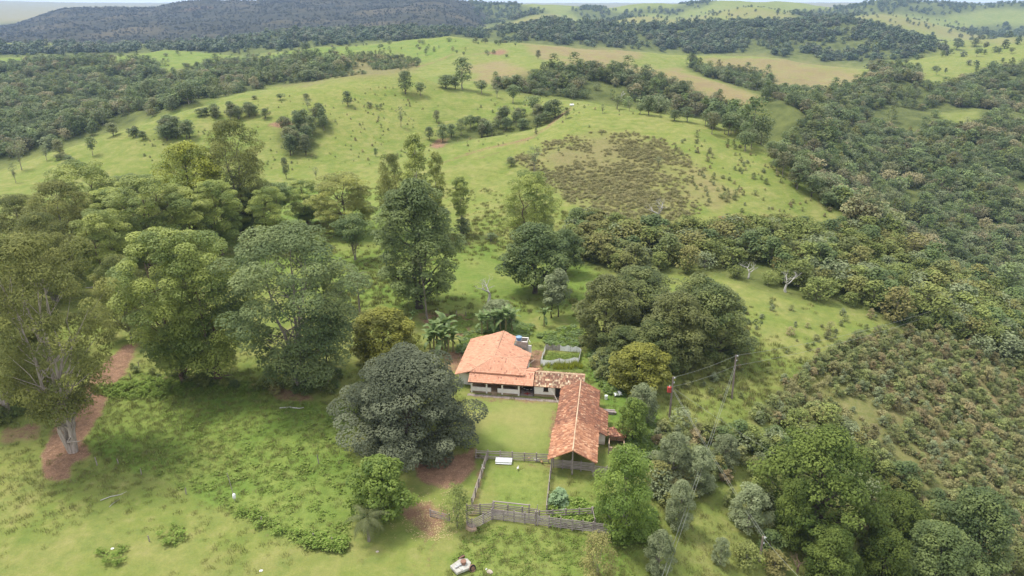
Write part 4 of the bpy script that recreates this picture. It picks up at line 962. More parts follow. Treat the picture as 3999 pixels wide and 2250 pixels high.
SCRUB_H0 = [(1310, 385), (1420, 350), (1500, 335), (1600, 345), (1660, 375), (1700, 420), (1690, 460), (1700, 510), (1660, 565), (1560, 535), (1480, 505), (1420, 470), (1370, 430)]
wood([SCRUB_R], 3000, SK + ['brush0', 'brush1'], (.9, 2.6), 110, 'shrub', 'bush on the brown slope at the right', 'bushes of the right hand slope', 'scrub', 'dense scrub covering the brown slope at the right', 17, 'bush', 4, weight='scrub', ref=2.2, dpow=.5, thin=1.0)
SCRUB_H = [(1280, 400), (1350, 370), (1420, 340), (1500, 325), (1620, 335), (1690, 365), (1770, 420), (1730, 470), (1770, 530), (1690, 590), (1560, 575), (1450, 530), (1400, 490), (1330, 445)]
wood([SCRUB_H], 2600, ['brush0', 'brush1', 'brush2', 'brush0', 'brush2'], (.7, 2.2), 30, 'shrub', 'bush in the scrub patch on the near hill', 'bushes of the hillside scrub patch', 'scrub', 'brown scrub patch on the face of the near hill', 18, 'bush', 3, weight='scrub', ref=2.2, fuzz=3.2)
wood([[(1640, 1090), (1720, 1080), (1860, 1130), (1930, 1200), (1900, 1290), (1760, 1260), (1690, 1300), (1640, 1250)]], 110, SK, (1.2, 3.0), 40, 'shrub', 'bush under the power lines below the two poles', 'bushes under the power lines', 'scrub', 'pale bushes under the power lines', 19, 'bush', 4, weight=None, ref=2.2, yr=(60, 140))
wood([[(1690, 970), (1900, 760), (2200, 800), (2250, 870), (1980, 1050), (1900, 1100), (1750, 1080)]], 90, SK, (.6, 2.0), 40, 'shrub', 'small bush dotted over the bright grass slope', 'bushes on the bright grass slope', 'scrub', 'small bushes on the bright grass slope', 20, 'bush', 4, weight=None, ref=2.2, yr=(60, 200))
wood([[(860, 150), (960, 132), (1060, 155), (1040, 182), (860, 200), (700, 215), (760, 180)]], 520, FK, (3, 6), 0, '', '', '', 'ridge_scrub', 'grey brown scrub on the far ridge face', 21, 'bush', 5, weight=None, yr=(500, 1100))
wood([[(0, 150), (640, 130), (1140, 100), (1300, 110), (1300, 150), (900, 160), (400, 180)]], 160, FK, (3, 7), 0, '', '', '', 'ridge_bushes', 'bushes dotted along the far bright ridge', 22, 'bush', 5, weight=None, yr=(500, 1100))
wood([[(1530, 62), (1716, 20), (1890, 18), (2000, 30), (2150, 42), (2300, 40), (2575, 90), (2575, 240), (2330, 215), (2160, 172), (2210, 60), (1720, 60)]], 420, ['far0', 'far1', 'past0', 'past1'], (6, 12), 0, '', '', '', 'hill_trees', 'trees dotted over the far green hills on the right', 23, 'tree', 6, weight=None, yr=(700, 3300), dpow=.7)
wood([[(640, 250), (1050, 190), (1440, 260), (1700, 300), (1830, 340), (1500, 330), (1100, 400), (700, 430), (250, 400), (480, 290)]], 420, ['shrub0', 'shrub2', 'shrub3'], (.35, 1.3), 30, 'shrub', 'tiny bush dotted over the green pasture hill', 'tiny bushes on the pasture hill', 'scrub', 'tiny bushes on the pasture hill', 24, 'bush', 2, weight=None, ref=2.2, yr=(200, 470))
wood([[(1690, 340), (1850, 360), (2080, 520), (2130, 570), (1850, 570), (1720, 470)]], 130, SK, (.6, 2.0), 30, 'shrub', 'small bush on the right flank of the near hill', 'bushes on the right flank of the near hill', 'scrub', 'small bushes on the right flank of the near hill', 25, 'bush', 3, weight=None, ref=2.2, yr=(180, 400))

wood([[(320, 930), (420, 945), (640, 965), (840, 975), (860, 1000), (700, 990), (400, 965)], [(850, 880), (880, 860), (900, 900), (850, 960)], [(590, 640), (640, 600), (700, 600), (640, 680)], [(-40, 1000), (60, 1000), (110, 1060), (-40, 1080)]], 70, ['mid4', 'mid1', 'mid0'], (1.2, 3.2), 40, 'undergrowth_bush', 'dark leafy bush in the undergrowth beneath the eucalyptus trees', 'undergrowth beneath the eucalyptus trees', 'undergrowth', 'undergrowth beneath the eucalyptus trees', 27, 'bush', 3, weight=None, ref=7.0, yr=(60, 260))
wood([[(1655, 1075), (1760, 1090), (1860, 1140), (1900, 1200), (1870, 1260), (1780, 1230), (1680, 1300), (1640, 1230)], [(1480, 930), (1560, 900), (1640, 960), (1640, 1060), (1560, 1000)], [(1900, 1290), (1960, 1380), (1950, 1449), (1870, 1449), (1850, 1330)]], 60, ['mid3', 'mid1', 'mid4', 'mid0'], (1.8, 4.2), 40, 'leafy_bush', 'leafy bush between the barn and the wide layered tree', 'leafy bushes right of the barn', 'leafy_bushes', 'leafy bushes right of the barn', 28, 'bush', 3, weight=None, ref=7.0, yr=(60, 160))
# ------------------------------------------------------------------ the farmstead (own frame: u right along the house front, v away from the viewer)
FR = D2R(-8.4)
FO = flat(1183.5, 994)
fc, fs = math.cos(FR), math.sin(FR)
def w2f(p): x, y = p[0] - FO.x, p[1] - FO.y; return x * fc + y * fs, -x * fs + y * fc
def f2w(u, v, z=0.0): return Vector((FO.x + u * fc - v * fs, FO.y + u * fs + v * fc, z))
def fpx(px, py, z=0.0): return w2f(flat(px, py, z))
def frame_empty(name, u=0.0, v=0.0, z=0.0): return empty(name, f2w(u, v, z), FR)

def mat_tile(name, cols, dark, dirt_amt=.4):
    t = NT(name); p = t.obj(); ti = t.attr('tint')
    c = t.mix(t.rng(ti, .0, .5), cols[0], cols[1]); c = t.mix(t.rng(ti, .5, .85), c, cols[2]); c = t.mix(t.rng(ti, .88, .97), c, cols[3])
    f = t.rng(t.noise(p, .7, 6, .7), .42, .62)
    c = t.mix(t.math('MULTIPLY', f, dirt_amt), c, dark)
    return t.done(t.bsdf(c, .85, .2))
M_TILE = mat_tile('roof_tile_orange', [(0.577, 0.302, 0.192), (0.628, 0.340, 0.220), (0.670, 0.379, 0.253), (0.371, 0.176, 0.121)], (0.412, 0.198, 0.131), .35)
M_TILEV = mat_tile('roof_tile_veranda', [(0.577, 0.302, 0.192), (0.628, 0.340, 0.220), (0.670, 0.379, 0.253), (0.371, 0.176, 0.121)], (0.412, 0.198, 0.131), .35)
M_TILEB = mat_tile('roof_tile_barn', [(0.207, 0.092, 0.059), (0.346, 0.154, 0.091), (0.476, 0.237, 0.138), (0.571, 0.351, 0.222)], (0.173, 0.088, 0.063), .85)
M_TILEB2 = mat_tile('roof_tile_barn_front', [(0.294, 0.132, 0.079), (0.459, 0.220, 0.122), (0.571, 0.307, 0.182), (0.623, 0.395, 0.245)], (0.260, 0.123, 0.079), .6)
M_TILEO = mat_tile('roof_tile_old', [(.20, .10, .07), (.42, .22, .14), (.62, .47, .30), (.74, .62, .44)], (.13, .08, .06), .75)
M_CAP = mat_simple('ridge_tile', (.52, .30, .19), (.64, .42, .28), 2.5)
M_CAPL = mat_simple('ridge_mortar', (.46, .29, .18), (.70, .54, .37), 1.2)
M_WHITE = mat_simple('limewash', (.88, .85, .81), (.80, .76, .71), 1.2, .9, .1)
M_WHITED = mat_simple('limewash_stained', (.72, .66, .58), (.46, .36, .27), .9, .9, .1)
M_BASE = mat_simple('stained_plinth', (.42, .31, .21), (.24, .20, .13), 1.2, .95, .1)
M_CONC = mat_simple('weathered_concrete', (.44, .40, .36), (.24, .22, .19), 1.6, .95, .1)
M_DARK = mat_simple('dark_opening', (.035, .028, .024), (.022, .018, .016), 2)
M_WOODD = mat_simple('brown_door_wood', (.13, .075, .045), (.20, .12, .07), 3)
M_BOARD = mat_simple('weathered_board', (.46, .40, .375), (.27, .22, .205), 1.6, .95, .1, use_tint=True, tamt=.55)
M_POST = mat_simple('weathered_post', (.36, .31, .285), (.21, .175, .16), 2.0, .95, .1)
M_EARTHW = mat_simple('earth_plaster', (.50, .37, .27), (.38, .27, .19), 1.5, .95, .1)
M_FLOOR = mat_simple('worn_cement', (.36, .30, .27), (.22, .18, .16), 1.5, .9, .15)

def tiles(poly, cw, tl, h, rng, jit=.0, lift=.02, tilt=.035):
    """half-round tiles laid in columns down the slope of a flat polygon"""
    P_ = np.array(poly, float); c0 = P_.mean(0)
    n = np.zeros(3)
    for i in range(len(P_)): n += np.cross(P_[i] - c0, P_[(i + 1) % len(P_)] - c0)
    n /= np.linalg.norm(n); n = n if n[2] > 0 else -n
    ac = np.cross(UP, n); ac /= np.linalg.norm(ac); dn = np.cross(ac, n); dn = dn if dn[2] < 0 else -dn
    q = np.stack([(P_ - c0) @ ac, (P_ - c0) @ dn], 1)
    us = np.arange(q[:, 0].min() + cw / 2, q[:, 0].max(), cw); vs = np.arange(q[:, 1].max() - tl * .5 + .05, q[:, 1].min() - tl * .4, -tl)
    U_, V_ = np.meshgrid(us, vs); U_ = U_.ravel(); V_ = V_.ravel()
    ok = inpoly(U_, V_, q); U_, V_ = U_[ok], V_[ok]; m = len(U_)
    U_ = U_ + rng.normal(size=m) * jit * .25; V_ = V_ + rng.normal(size=m) * jit
    an = rng.normal(size=m) * jit * .8; hz_ = lift + rng.random(m) * jit * .5
    offs = np.array([-.5, -.28, 0, .28, .5]) * cw * 1.02; hh = np.array([0, .72, 1, .72, 0]) * h
    pts = np.empty((m, 2, 5, 3))
    for e, s_ in enumerate((-1, 1)):
        for j in range(5):
            uu = U_ + offs[j] + an * s_ * tl * .5; vv = V_ + s_ * tl * .56; zz = hz_ + hh[j] + (tilt if s_ > 0 else 0)
            pts[:, e, j] = c0 + uu[:, None] * ac + vv[:, None] * dn + zz[:, None] * n
    b = np.arange(m)[:, None] * 10
    F = np.concatenate([b + np.array([[j, j + 1, 5 + j + 1, 5 + j]]) for j in range(4)])
    tint = np.tile(rng.random(m), 4)
    return pts.reshape(-1, 3), F, tint

TRNG = np.random.default_rng(5)
def roof(parent, name, poly, mat, cw=.25, tl=.42, h=.07, jit=.02, thick=.10, label=None):
    P_ = np.array(poly, float)
    b = MB(); lo = [tuple(p - UP * thick) for p in P_]
    n = np.cross(P_[1] - P_[0], P_[2] - P_[0]); up = n[2] > 0
    top = [tuple(p) for p in P_]
    b.face(top if up else top[::-1], 0, .3); b.face(lo[::-1] if up else lo, 0, .3)
    for i in range(len(P_)):
        j = (i + 1) % len(P_); b.face([lo[i], lo[j], top[j], top[i]], 0, .35)
    r = b.build(name, [mat], parent)
    if label: r['label'] = label
    V, F, ti = tiles(poly, cw, tl, h, TRNG, jit)
    o = link('roof_tiles', np_mesh('roof_tiles', V, F, [mat], tint=ti), r); o['kind'] = 'stuff'
    return r
def cap(parent, a, b_, mat, r=.13, name='ridge_cap'):
    n = max(2, int((Vector(b_) - Vector(a)).length / .45)); a = Vector(a); b_ = Vector(b_)
    m = MB()
    for i in range(n):
        p = a.lerp(b_, i / n); q = a.lerp(b_, (i + 1.12) / n)
        m.tube([p + Vector((0, 0, .02)), q + Vector((0, 0, .05))], [r * .92, r * 1.06], 6, 0, random.random())
    return m.build(name, [mat], parent)
def slab(parent, name, x0, x1, y0, y1, z0, z1, mat, label=None):
    o = MB().box(x0, x1, y0, y1, z0, z1).build(name, [mat], parent)
    if label: o['label'] = label
    return o

# ---- main house
H = tag(frame_empty('farmhouse'), 'white farmhouse with a pale orange tiled hip roof and a pillared veranda', 'house')
RZ = 5.0
ridgeN, ridgeF = (3.3, 5.8, RZ), (3.4, 17.0, RZ)
hipR = (5.7, 5.7, RZ)
k = (RZ - 2.4) / 6.7
roof(H, 'main_roof', [ridgeN, (-.5, 2.4, RZ - 3.8 * k), (-3.4, 2.9, 2.4), (-3.4, 17.6, 2.4), (-.1, 17.4, RZ - 3.4 * k), (-.1, 17.0, RZ - 3.4 * k), ridgeF], M_TILE, label='long left slope of the orange roof')
roof(H, 'main_roof', [ridgeF, (5.9, 16.8, RZ - 2.6 * k), (5.9, 13.0, RZ - 2.6 * k), (9.35, 12.8, RZ - 6.05 * k), (9.35, 10.0, RZ - 6.05 * k), (9.35, 7.0, RZ - 6.05 * k), (4.2, 5.9, RZ - .9 * k), ridgeN], M_TILE, label='right slope of the orange roof beside the water tower')
roof(H, 'hip_roof', [ridgeN, hipR, (9.3, 2.4, 3.53), (-.5, 2.4, 3.53)], M_TILEV, .25, label='front trapezoid slope of the hip roof')
roof(H, 'hip_roof', [hipR, (9.38, 9.9, 3.5), (9.3, 2.4, 3.53)], M_TILE, label='right triangular slope of the hip roof')
MB().face([(5.7, 5.75, RZ - .02), (9.36, 9.92, 3.48), (9.36, 9.92, 2.6), (5.7, 5.75, 3.9)]).build('hip_back', [M_TILE], H)
roof(H, 'veranda_roof', [(-.55, 2.75, 3.30), (-.55, .45, 2.50), (11.25, .62, 2.50), (11.05, 3.9, 3.62), (9.2, 3.9, 3.62), (9.2, 2.75, 3.30)], M_TILEV, .25, label='veranda roof along the front')
roof(H, 'carport_roof', [(9.5, 3.95, 3.62), (11.3, 3.95, 3.62), (11.7, 6.6, 2.75), (9.5, 6.6, 2.75)], M_TILEV, .25, label='back slope of the carport roof')
cap(H, ridgeF, ridgeN, M_CAP); cap(H, ridgeN, hipR, M_CAP); cap(H, ridgeN, (-.5, 2.4, 3.56), M_CAP, .12, 'hip_cap'); cap(H, hipR, (9.3, 2.4, 3.56), M_CAP, .12, 'hip_cap'); cap(H, hipR, (9.38, 9.9, 3.53), M_CAP, .12, 'hip_cap')
MB().beam((-.5, 2.36, 3.42), (9.3, 2.36, 3.42), .10, .16).build('eave_board', [M_TILEV], H)
MB().beam((-.55, .42, 2.38), (11.25, .59, 2.38), .08, .14).build('eave_board', [M_WOODD], H)
b = MB(); b.box(-.3, 9.0, 3.70, 3.95, 0, 3.2); b.box(8.85, 9.1, 3.95, 12.6, 0, 2.55); b.box(-3.0, 9.0, 16.5, 16.7, 0, 2.4); b.box(-3.0, -2.8, 3.9, 16.5, 0, 2.3); b.box(-2.8, -.3, 3.70, 3.95, 0, 2.3); b.box(5.9, 6.1, 12.8, 16.5, 0, 3.6)
b.build('wall', [M_WHITE], H)
slab(H, 'veranda_floor', -.35, 8.75, 1.0, 3.7, -.1, .38, M_BASE)
slab(H, 'carport_floor', 8.78, 11.2, 1.15, 6.6, -.1, .16, M_FLOOR)
slab(H, 'wall', 11.0, 11.22, 3.2, 6.6, 0, 2.6, M_WHITED)
slab(H, 'wall', 8.9, 11.2, 6.62, 6.8, 0, 2.6, M_EARTHW)
for u0, u1 in ((.12, 3.55), (4.75, 5.45), (5.75, 8.45)): slab(H, 'parapet', u0, u1, 1.02, 1.2, .36, 1.18, M_WHITE)
for u in (0, 2.75, 5.6, 8.6): slab(H, 'pillar', u - .14, u + .14, .985, 1.24, 0, 2.46, M_WHITE)
slab(H, 'wainscot', -.2, 8.8, 3.64, 3.697, .38, 1.5, M_EARTHW)
d = slab(H, 'door', 3.75, 4.65, 3.60, 3.69, .38, 2.35, M_WOODD); MB().box(4.52, 4.58, 3.56, 3.60, 1.3, 1.42).build('handle', [M_CAPL], d)
for u in (1.0, 6.6):
    wn = slab(H, 'window', u, u + 1.0, 3.60, 3.69, 1.45, 2.35, M_DARK); MB().box(u - .06, u + 1.06, 3.57, 3.64, 1.38, 1.45).build('sill', [M_WOODD], wn)
wn = slab(H, 'vent_window', 4.9, 5.6, 3.60, 3.69, 2.35, 2.65, M_DARK)
for i in range(2): slab(H, 'step', 3.7, 4.65, .45 + .28 * i, 1.0, -.1, .13 + .13 * i, M_BASE)
slab(H, 'wall_shelf', 7.2, 7.7, 3.5, 3.62, 1.55, 1.85, M_DARK)
# paved strip in front
b = MB()
for i in range(26):
    u = -.6 + i * .66; b.face([(u, -.25 + .1 * math.sin(i * 2.1), .02), (u + .63, -.25 + .1 * math.sin(i * 2.1 + 2.1), .02), (u + .63, .55, .03), (u, .55, .03)], 0, random.random())
o = b.build('apron', [M_FLOOR], H); o['kind'] = 'stuff'

# ---- car in the carport
M_CAR = mat_simple('black_car_paint', (.012, .013, .016), (.020, .021, .026), 1, .25, .6)
M_GLASS = mat_simple('car_glass', (.05, .06, .065), (.08, .09, .095), 1, .08, .8)
M_TYRE = mat_simple('tyre_rubber', (.02, .02, .02), (.035, .035, .033), 4, .9)
M_CHROME = mat_simple('bare_metal', (.55, .55, .55), (.40, .40, .40), 5, .4, .5, metal=.6)
car = tag(frame_empty('parked_car', 10.05, 2.35, .16), 'black car parked nose out in the carport', 'car')
prof = [(0, .35), (.02, .72), (.95, .90), (1.55, 1.42), (2.9, 1.46), (3.55, 1.0), (3.9, .95), (3.95, .4)]
b = MB()
for (y0, z0), (y1, z1) in zip(prof[:-1], prof[1:]):
    w0 = .82 if z0 < 1.1 else .66; w1 = .82 if z1 < 1.1 else .66
    b.face([(-w0, y0, z0), (w0, y0, z0), (w1, y1, z1), (-w1, y1, z1)])
for s_ in (-1, 1):
    q = [(s_ * (.82 if z < 1.1 else .66), y, z) for y, z in prof]; b.face(q if s_ < 0 else q[::-1])
b.face([(-.82, 0, .35), (-.82, 3.95, .4), (.82, 3.95, .4), (.82, 0, .35)])
body = b.build('body', [M_CAR], car)
MB().face([(-.72, 1.0, .95), (.72, 1.0, .95), (.6, 1.5, 1.39), (-.6, 1.5, 1.39)]).build('windscreen', [M_GLASS], car, (0, -.012, .012))
for s_ in (-1, 1):
    MB().box(s_ * .62 - .14, s_ * .62 + .14, -.03, .05, .56, .70).build('headlight', [M_CHROME], car)
    for y in (.7, 3.2):
        wl = MB().tube([(s_ * .66, y, .3), (s_ * .86, y, .3)], .31, 14).build('wheel', [M_TYRE], car)
        MB().tube([(s_ * .85, y, .3), (s_ * .875, y, .3)], .18, 10).build('rim', [M_CHROME], wl)
MB().box(-.22, .22, -.035, 0, .42, .54).build('number_plate', [M_CHROME], car)
rm = MB(); rm.box(-.55, .55, -.14, .14, 0, .02); rm.box(-.14, .14, -.4, -.145, 0, .02); rm.box(-.14, .14, .145, .4, 0, .02)
o = rm.build('red_floor_mat', [mat_simple('red_cloth', (.40, .06, .04), (.30, .05, .04), 3)]); o.location = f2w(10.1, 1.75, .17); o.rotation_euler = (0, 0, FR + .2)
tag(o, 'small red cross shaped mat on the carport floor in front of the car', 'mat')

# ---- annex
A = tag(frame_empty('annex'), 'low white annex with mottled old roof tiles joining house and barn', 'building')
roof(A, 'old_roof', [(11.32, 3.75, 3.62), (11.32, .95, 2.28), (20.1, .95, 2.28), (20.1, 3.75, 3.62)], M_TILEO, .27, .44, .085, .03, label='front slope of mottled brown and cream tiles')
roof(A, 'old_roof', [(11.32, 3.78, 3.62), (20.1, 3.78, 3.62), (20.1, 6.4, 2.4), (11.32, 6.4, 2.4)], M_TILEO, .27, .44, .085, .03, label='back slope of mottled tiles')
cap(A, (11.25, 3.76, 3.64), (20.2, 3.76, 3.64), M_CAPL, .14)
b = MB(); b.box(11.35, 19.9, 1.45, 1.65, .45, 2.5); b.box(19.7, 19.9, 1.66, 6.1, 0, 2.5); b.box(11.35, 19.9, 6.1, 6.3, 0, 2.5); b.face([(19.905, 1.45, 2.3), (19.905, 6.3, 2.3), (19.905, 3.75, 3.5)])
b.box(11.35, 11.5, 1.66, 6.09, 0, 2.5)
b.build('wall', [M_WHITE], A)
slab(A, 'plinth', 11.33, 19.92, 1.40, 1.66, -.1, .448, M_BASE)
wn = slab(A, 'window', 13.02, 13.85, 1.40, 1.447, 1.12, 2.0, M_DARK)
for a_, b_ in (((12.96, 1.39, 2.04), (13.91, 1.39, 2.04)), ((12.96, 1.39, 1.08), (13.91, 1.39, 1.08))): MB().beam(a_, b_, .08, .07).build('frame', [M_WOODD], wn)
d = slab(A, 'door', 15.2, 16.05, 1.36, 1.398, .12, 2.05, M_DARK); MB().beam((15.13, 1.35, .1), (15.13, 1.35, 2.1), .08, .08).build('frame', [M_WOODD], d)
slab(A, 'step', 14.9, 16.4, .75, 1.38, -.1, .12, M_BASE)
MB().beam((11.28, 1.32, 0), (11.28, 1.32, 2.3), .09, .09).build('downpipe', [M_DARK], A)

# ---- water tower
Wt = tag(frame_empty('water_tower', 7.45, 14.45), 'square grey concrete tower block rising through the right roof slope', 'tower')
slab(Wt, 'shaft', -1.05, 1.05, -1.0, 1.0, 0, 3.75, M_CONC)
for x0, x1, y0, y1 in ((-1.05, 1.05, -1.0, -.86), (-1.05, 1.05, .86, 1.0), (.91, 1.05, -.858, .858)): slab(Wt, 'parapet_wall', x0, x1, y0, y1, 3.752, 4.6, M_CONC)
slab(Wt, 'tank_shelf', -1.25, -.05, -1.05, .2, 4.604, 4.72, M_CONC)
for x0, x1, y0, y1 in ((-.04, 1.1, -1.04, -.82), (-1.1, 1.1, .82, 1.04)): slab(Wt, 'coping', x0, x1, y0, y1, 4.604, 4.68, M_WHITE)
MB().beam((1.0, .7, 4.7), (1.55, .1, 4.1), .06, .06).build('pipe', [M_WHITE], Wt)
M_BLUE = mat_simple('blue_plastic', (.10, .22, .42), (.07, .16, .34), 2, .45, .4)
M_BLUEL = mat_simple('blue_lid', (.25, .38, .52), (.20, .32, .46), 2, .45, .4)
tk = tag(frame_empty('water_tank', 6.8, 14.05, 4.72), 'round blue water tank with a paler lid on the concrete tower', 'water tank')
MB().tube([(0, 0, 0), (0, 0, .12), (0, 0, .52), (0, 0, .62)], [.44, .48, .56, .57], 18).build('body', [M_BLUE], tk, smooth=False)
MB().tube([(0, 0, .622), (0, 0, .68), (0, 0, .78), (0, 0, .80)], [.61, .61, .34, .1], 18).build('lid', [M_BLUEL], tk)

# ---- barn
B = tag(frame_empty('barn'), 'long brick red tiled barn open at its near gable end', 'barn')
ru, rz, ks = 19.65, 4.45, .53
def bz(u): return rz - abs(u - ru) * ks
roof(B, 'roof', [(ru, -20.75, rz), (16.05, -20.75, bz(16.05)), (16.05, -12.2, bz(16.05)), (ru, -12.2, rz)], M_TILEB2, .27, .46, .085, .055, label='left slope of the lighter orange front roof')
roof(B, 'roof', [(ru, -12.2, rz), (23.2, -12.2, bz(23.2)), (23.2, -20.75, bz(23.2)), (ru, -20.75, rz)], M_TILEB2, .27, .46, .085, .055, label='right slope of the lighter orange front roof')
rz = 4.36
roof(B, 'roof', [(ru, -12.18, rz), (16.3, -12.18, bz(16.3)), (16.3, .5, bz(16.3)), (ru, .5, rz)], M_TILEB, .27, .46, .085, .055, label='left slope of the darker red back roof')
roof(B, 'roof', [(ru, .5, rz), (23.1, .5, bz(23.1)), (23.1, -5.0, bz(23.1)), (24.5, -5.0, bz(24.5)), (24.5, -12.18, bz(24.5)), (ru, -12.18, rz)], M_TILEB, .27, .46, .085, .055, label='right slope of the darker red back roof with its wider lean-to')
cap(B, (ru, -20.8, 4.5), (ru, -12.2, 4.47), M_CAPL, .11); cap(B, (ru, -12.1, 4.41), (ru, -6, 4.36), M_CAPL, .11); cap(B, (ru, -6, 4.36), (ru, .5, 4.41), M_CAPL, .11)
b = MB(); b.box(16.75, 16.95, -12.0, .2, 0, 2.5); b.box(22.7, 22.9, -12.0, .2, 0, 2.55); b.box(16.96, 22.69, .0, .2, 0, 2.55); b.box(16.96, 22.69, -12.0, -11.8, 0, 2.55)
b.face([(16.8, -11.9, 2.55), (22.8, -11.9, 2.55), (ru, -11.9, 4.2)]); b.build('wall', [M_EARTHW], B)
slab(B, 'wall', 22.92, 24.3, -11.95, -11.75, 0, 1.95, M_WHITED, 'pale plaster end wall of the lean-to')
slab(B, 'wall', 24.15, 24.3, -11.74, -5.2, 0, 1.85, M_WHITED)
for v in (-20.3, -17.6, -14.9):
    for u in (16.5, 22.8): MB().tube([(u, v, -.1), (u, v, bz(u) - .02)], [.13, .11], 7).build('post', [M_POST], B)
MB().tube([(ru, -20.3, -.1), (ru, -20.3, 4.2)], [.14, .11], 7).build('post', [M_POST], B)
for u in (16.5, 22.8): MB().beam((u, -20.6, bz(u) - .1), (u, -12.2, bz(u) - .1), .14, .16).build('wall_plate', [M_POST], B)
for s_ in (-1, 1): MB().beam((ru, -20.3, 4.28), (ru + s_ * 3.45, -20.3, 4.28 - 3.45 * ks), .1, .14).build('rafter', [M_POST], B)

# ---- fences: every board and post a piece of its own
def fence(label, pts, nb, zt, sp, name='corral_fence', bw=.15, group=None, z0=.18, jit=.03, posth=.12, missing=0.0):
    r = tag(frame_empty(name, pts[0][0], pts[0][1], 0), label, 'fence', group)
    o0 = Vector((pts[0][0], pts[0][1], 0)); rn = random.Random(hash(label) % 9999 if False else len(label) * 31)
    first = True
    for (a, b_) in zip(pts[:-1], pts[1:]):
        A_ = Vector((*a, 0)) - o0; B_ = Vector((*b_, 0)) - o0; L = (B_ - A_).length; n = max(1, round(L / sp)); dr = (B_ - A_).normalized(); sd_ = Vector((-dr.y, dr.x, 0)) * .075
        for i in range(n + 1):
            if i == 0 and not first: continue
            p = A_.lerp(B_, i / n); hh = zt + posth * rn.uniform(.2, 1.6); ti = Vector((rn.uniform(-.04, .04), rn.uniform(-.04, .04), 0))
            MB().beam(p + Vector((0, 0, -.2)), p + ti + Vector((0, 0, hh)), .15, .15).build('post', [M_POST], r)
        first = False
        for i in range(n):
            p, q = A_.lerp(B_, i / n), A_.lerp(B_, (i + 1) / n)
            for j in range(nb):
                if rn.random() < missing: continue
                z = z0 + (zt - z0 - bw / 2) * j / max(1, nb - 1)
                MB().beam(p - sd_ - dr * .05 + Vector((0, 0, z + rn.uniform(-jit, jit))), q - sd_ + dr * .05 + Vector((0, 0, z + rn.uniform(-jit, jit))), .04, bw, 0, rn.random()).build('board', [M_BOARD], r)
    return r
fence('weathered plank fence between the yard and the corral, running to the barn', [(4.6, -18.5), (15.9, -17.9)], 5, 1.5, 1.9, missing=.04)
fence('plank fence down the left side of the corral seen almost end on', [(6.45, -18.75), (6.3, -29.9)], 4, 1.45, 2.2)
fence('thin pale fence dividing the corral from the castor plant plot', [(16.45, -19.3), (16.75, -29.6)], 4, 1.3, 2.6)
fence('plank fence and gate across the open gable of the barn', [(16.7, -19.1), (18.1, -19.1), (19.4, -19.1), (20.9, -19.15), (22.6, -19.2)], 6, 1.5, 3)
fence('low plank fence from the barn gable to the vivid feathery tree', [(22.85, -19.25), (26.8, -19.6)], 4, 1.15, 2)
fence('curved end of the cattle chute at its left', [(6.15, -33.0), (6.5, -34.0), (7.2, -34.45), (8.5, -33.1), (9.45, -32.1)], 6, 1.75, 1.5, 'chute_fence')
fence('front plank fence of the cattle chute between the two heavy posts', [(9.6, -32.0), (15.5, -32.15)], 7, 1.75, 1.5, 'chute_fence')
fence('back plank fence of the cattle chute with grass growing over it', [(5.9, -31.6), (9.4, -30.75), (15.6, -31.0)], 6, 1.7, 1.9, 'chute_fence')
fence('long plank fence running right from the chute to the vivid feathery tree', [(15.75, -32.2), (20.5, -32.35), (26.1, -32.55)], 6, 1.6, 1.55)
fence('plank fence slanting back from the chute behind the leafy weeds', [(15.9, -31.1), (23.0, -29.4)], 4, 1.5, 1.9)
fence('two board fence at the far end of the leafy weeds', [(23.1, -29.5), (23.5, -31.8)], 2, 1.6, 2.3)
b_ = frame_empty('heavy_gatepost', 9.55, -32.05)
tag(b_, 'tall heavy posts and top rail over the left end of the chute', 'gate frame')
for x in (0, 4.9): MB().beam((x, .9, -.1), (x + .05, .9, 2.45), .16, .16).build('post', [M_POST], b_)
MB().beam((-.1, .9, 2.38), (5.1, .9, 2.32), .12, .12).build('rail', [M_BOARD], b_)
MB().beam((-.1, -.1, -.1), (.15, .5, 2.7), .18, .18).build('post', [M_POST], b_)
b_ = frame_empty('heavy_gatepost', 15.6, -32.1)
tag(b_, 'pair of heavy posts where the chute meets the long fence', 'gate frame')
for x in (-.12, .16): MB().beam((x, 0, -.1), (x, .02, 2.2), .2, .2).build('post', [M_POST], b_)
MB().tube([(.05, .2, 0), (.1, .25, 3.1)], .04, 6).build('stake', [M_BOARD], b_)
cr = MB()
for i in range(7):
    a0 = D2R(180 + i * 18); a1 = D2R(198 + i * 18)
    p0, p1 = Vector((math.cos(a0) * 1.15, math.sin(a0) * 1.0, 0)), Vector((math.cos(a1) * 1.15, math.sin(a1) * 1.0, 0))
    cr.face([p0 * .0, p0, p1]) if False else cr.face([p0 + Vector((0, 0, -.1)), p1 + Vector((0, 0, -.1)), p1 * .92 + Vector((0, 0, .38)), p0 * .92 + Vector((0, 0, .38))])
    cr.face([p0 * .92 + Vector((0, 0, .38)), p1 * .92 + Vector((0, 0, .38)), Vector((0, .4, .36))])
o = cr.build('loading_ramp', [M_EARTHW]); o.location = f2w(7.3, -33.95); o.rotation_euler = (0, 0, FR); tag(o, 'rounded earth ramp at the foot of the curved chute end', 'ramp')
gp = fpx(1082, 1299); gq = fpx(1131, 1312)
g_ = fence('old plank gate standing ajar by the muddy gateway', [gp, gq], 4, 1.2, 4, 'farm_gate', .13)
dv = Vector((gq[0] - gp[0], gq[1] - gp[1], 0)); MB().beam(Vector((0, -.1, 1.2)), dv + Vector((0, -.1, .3)), .04, .12).build('brace', [M_BOARD], g_)

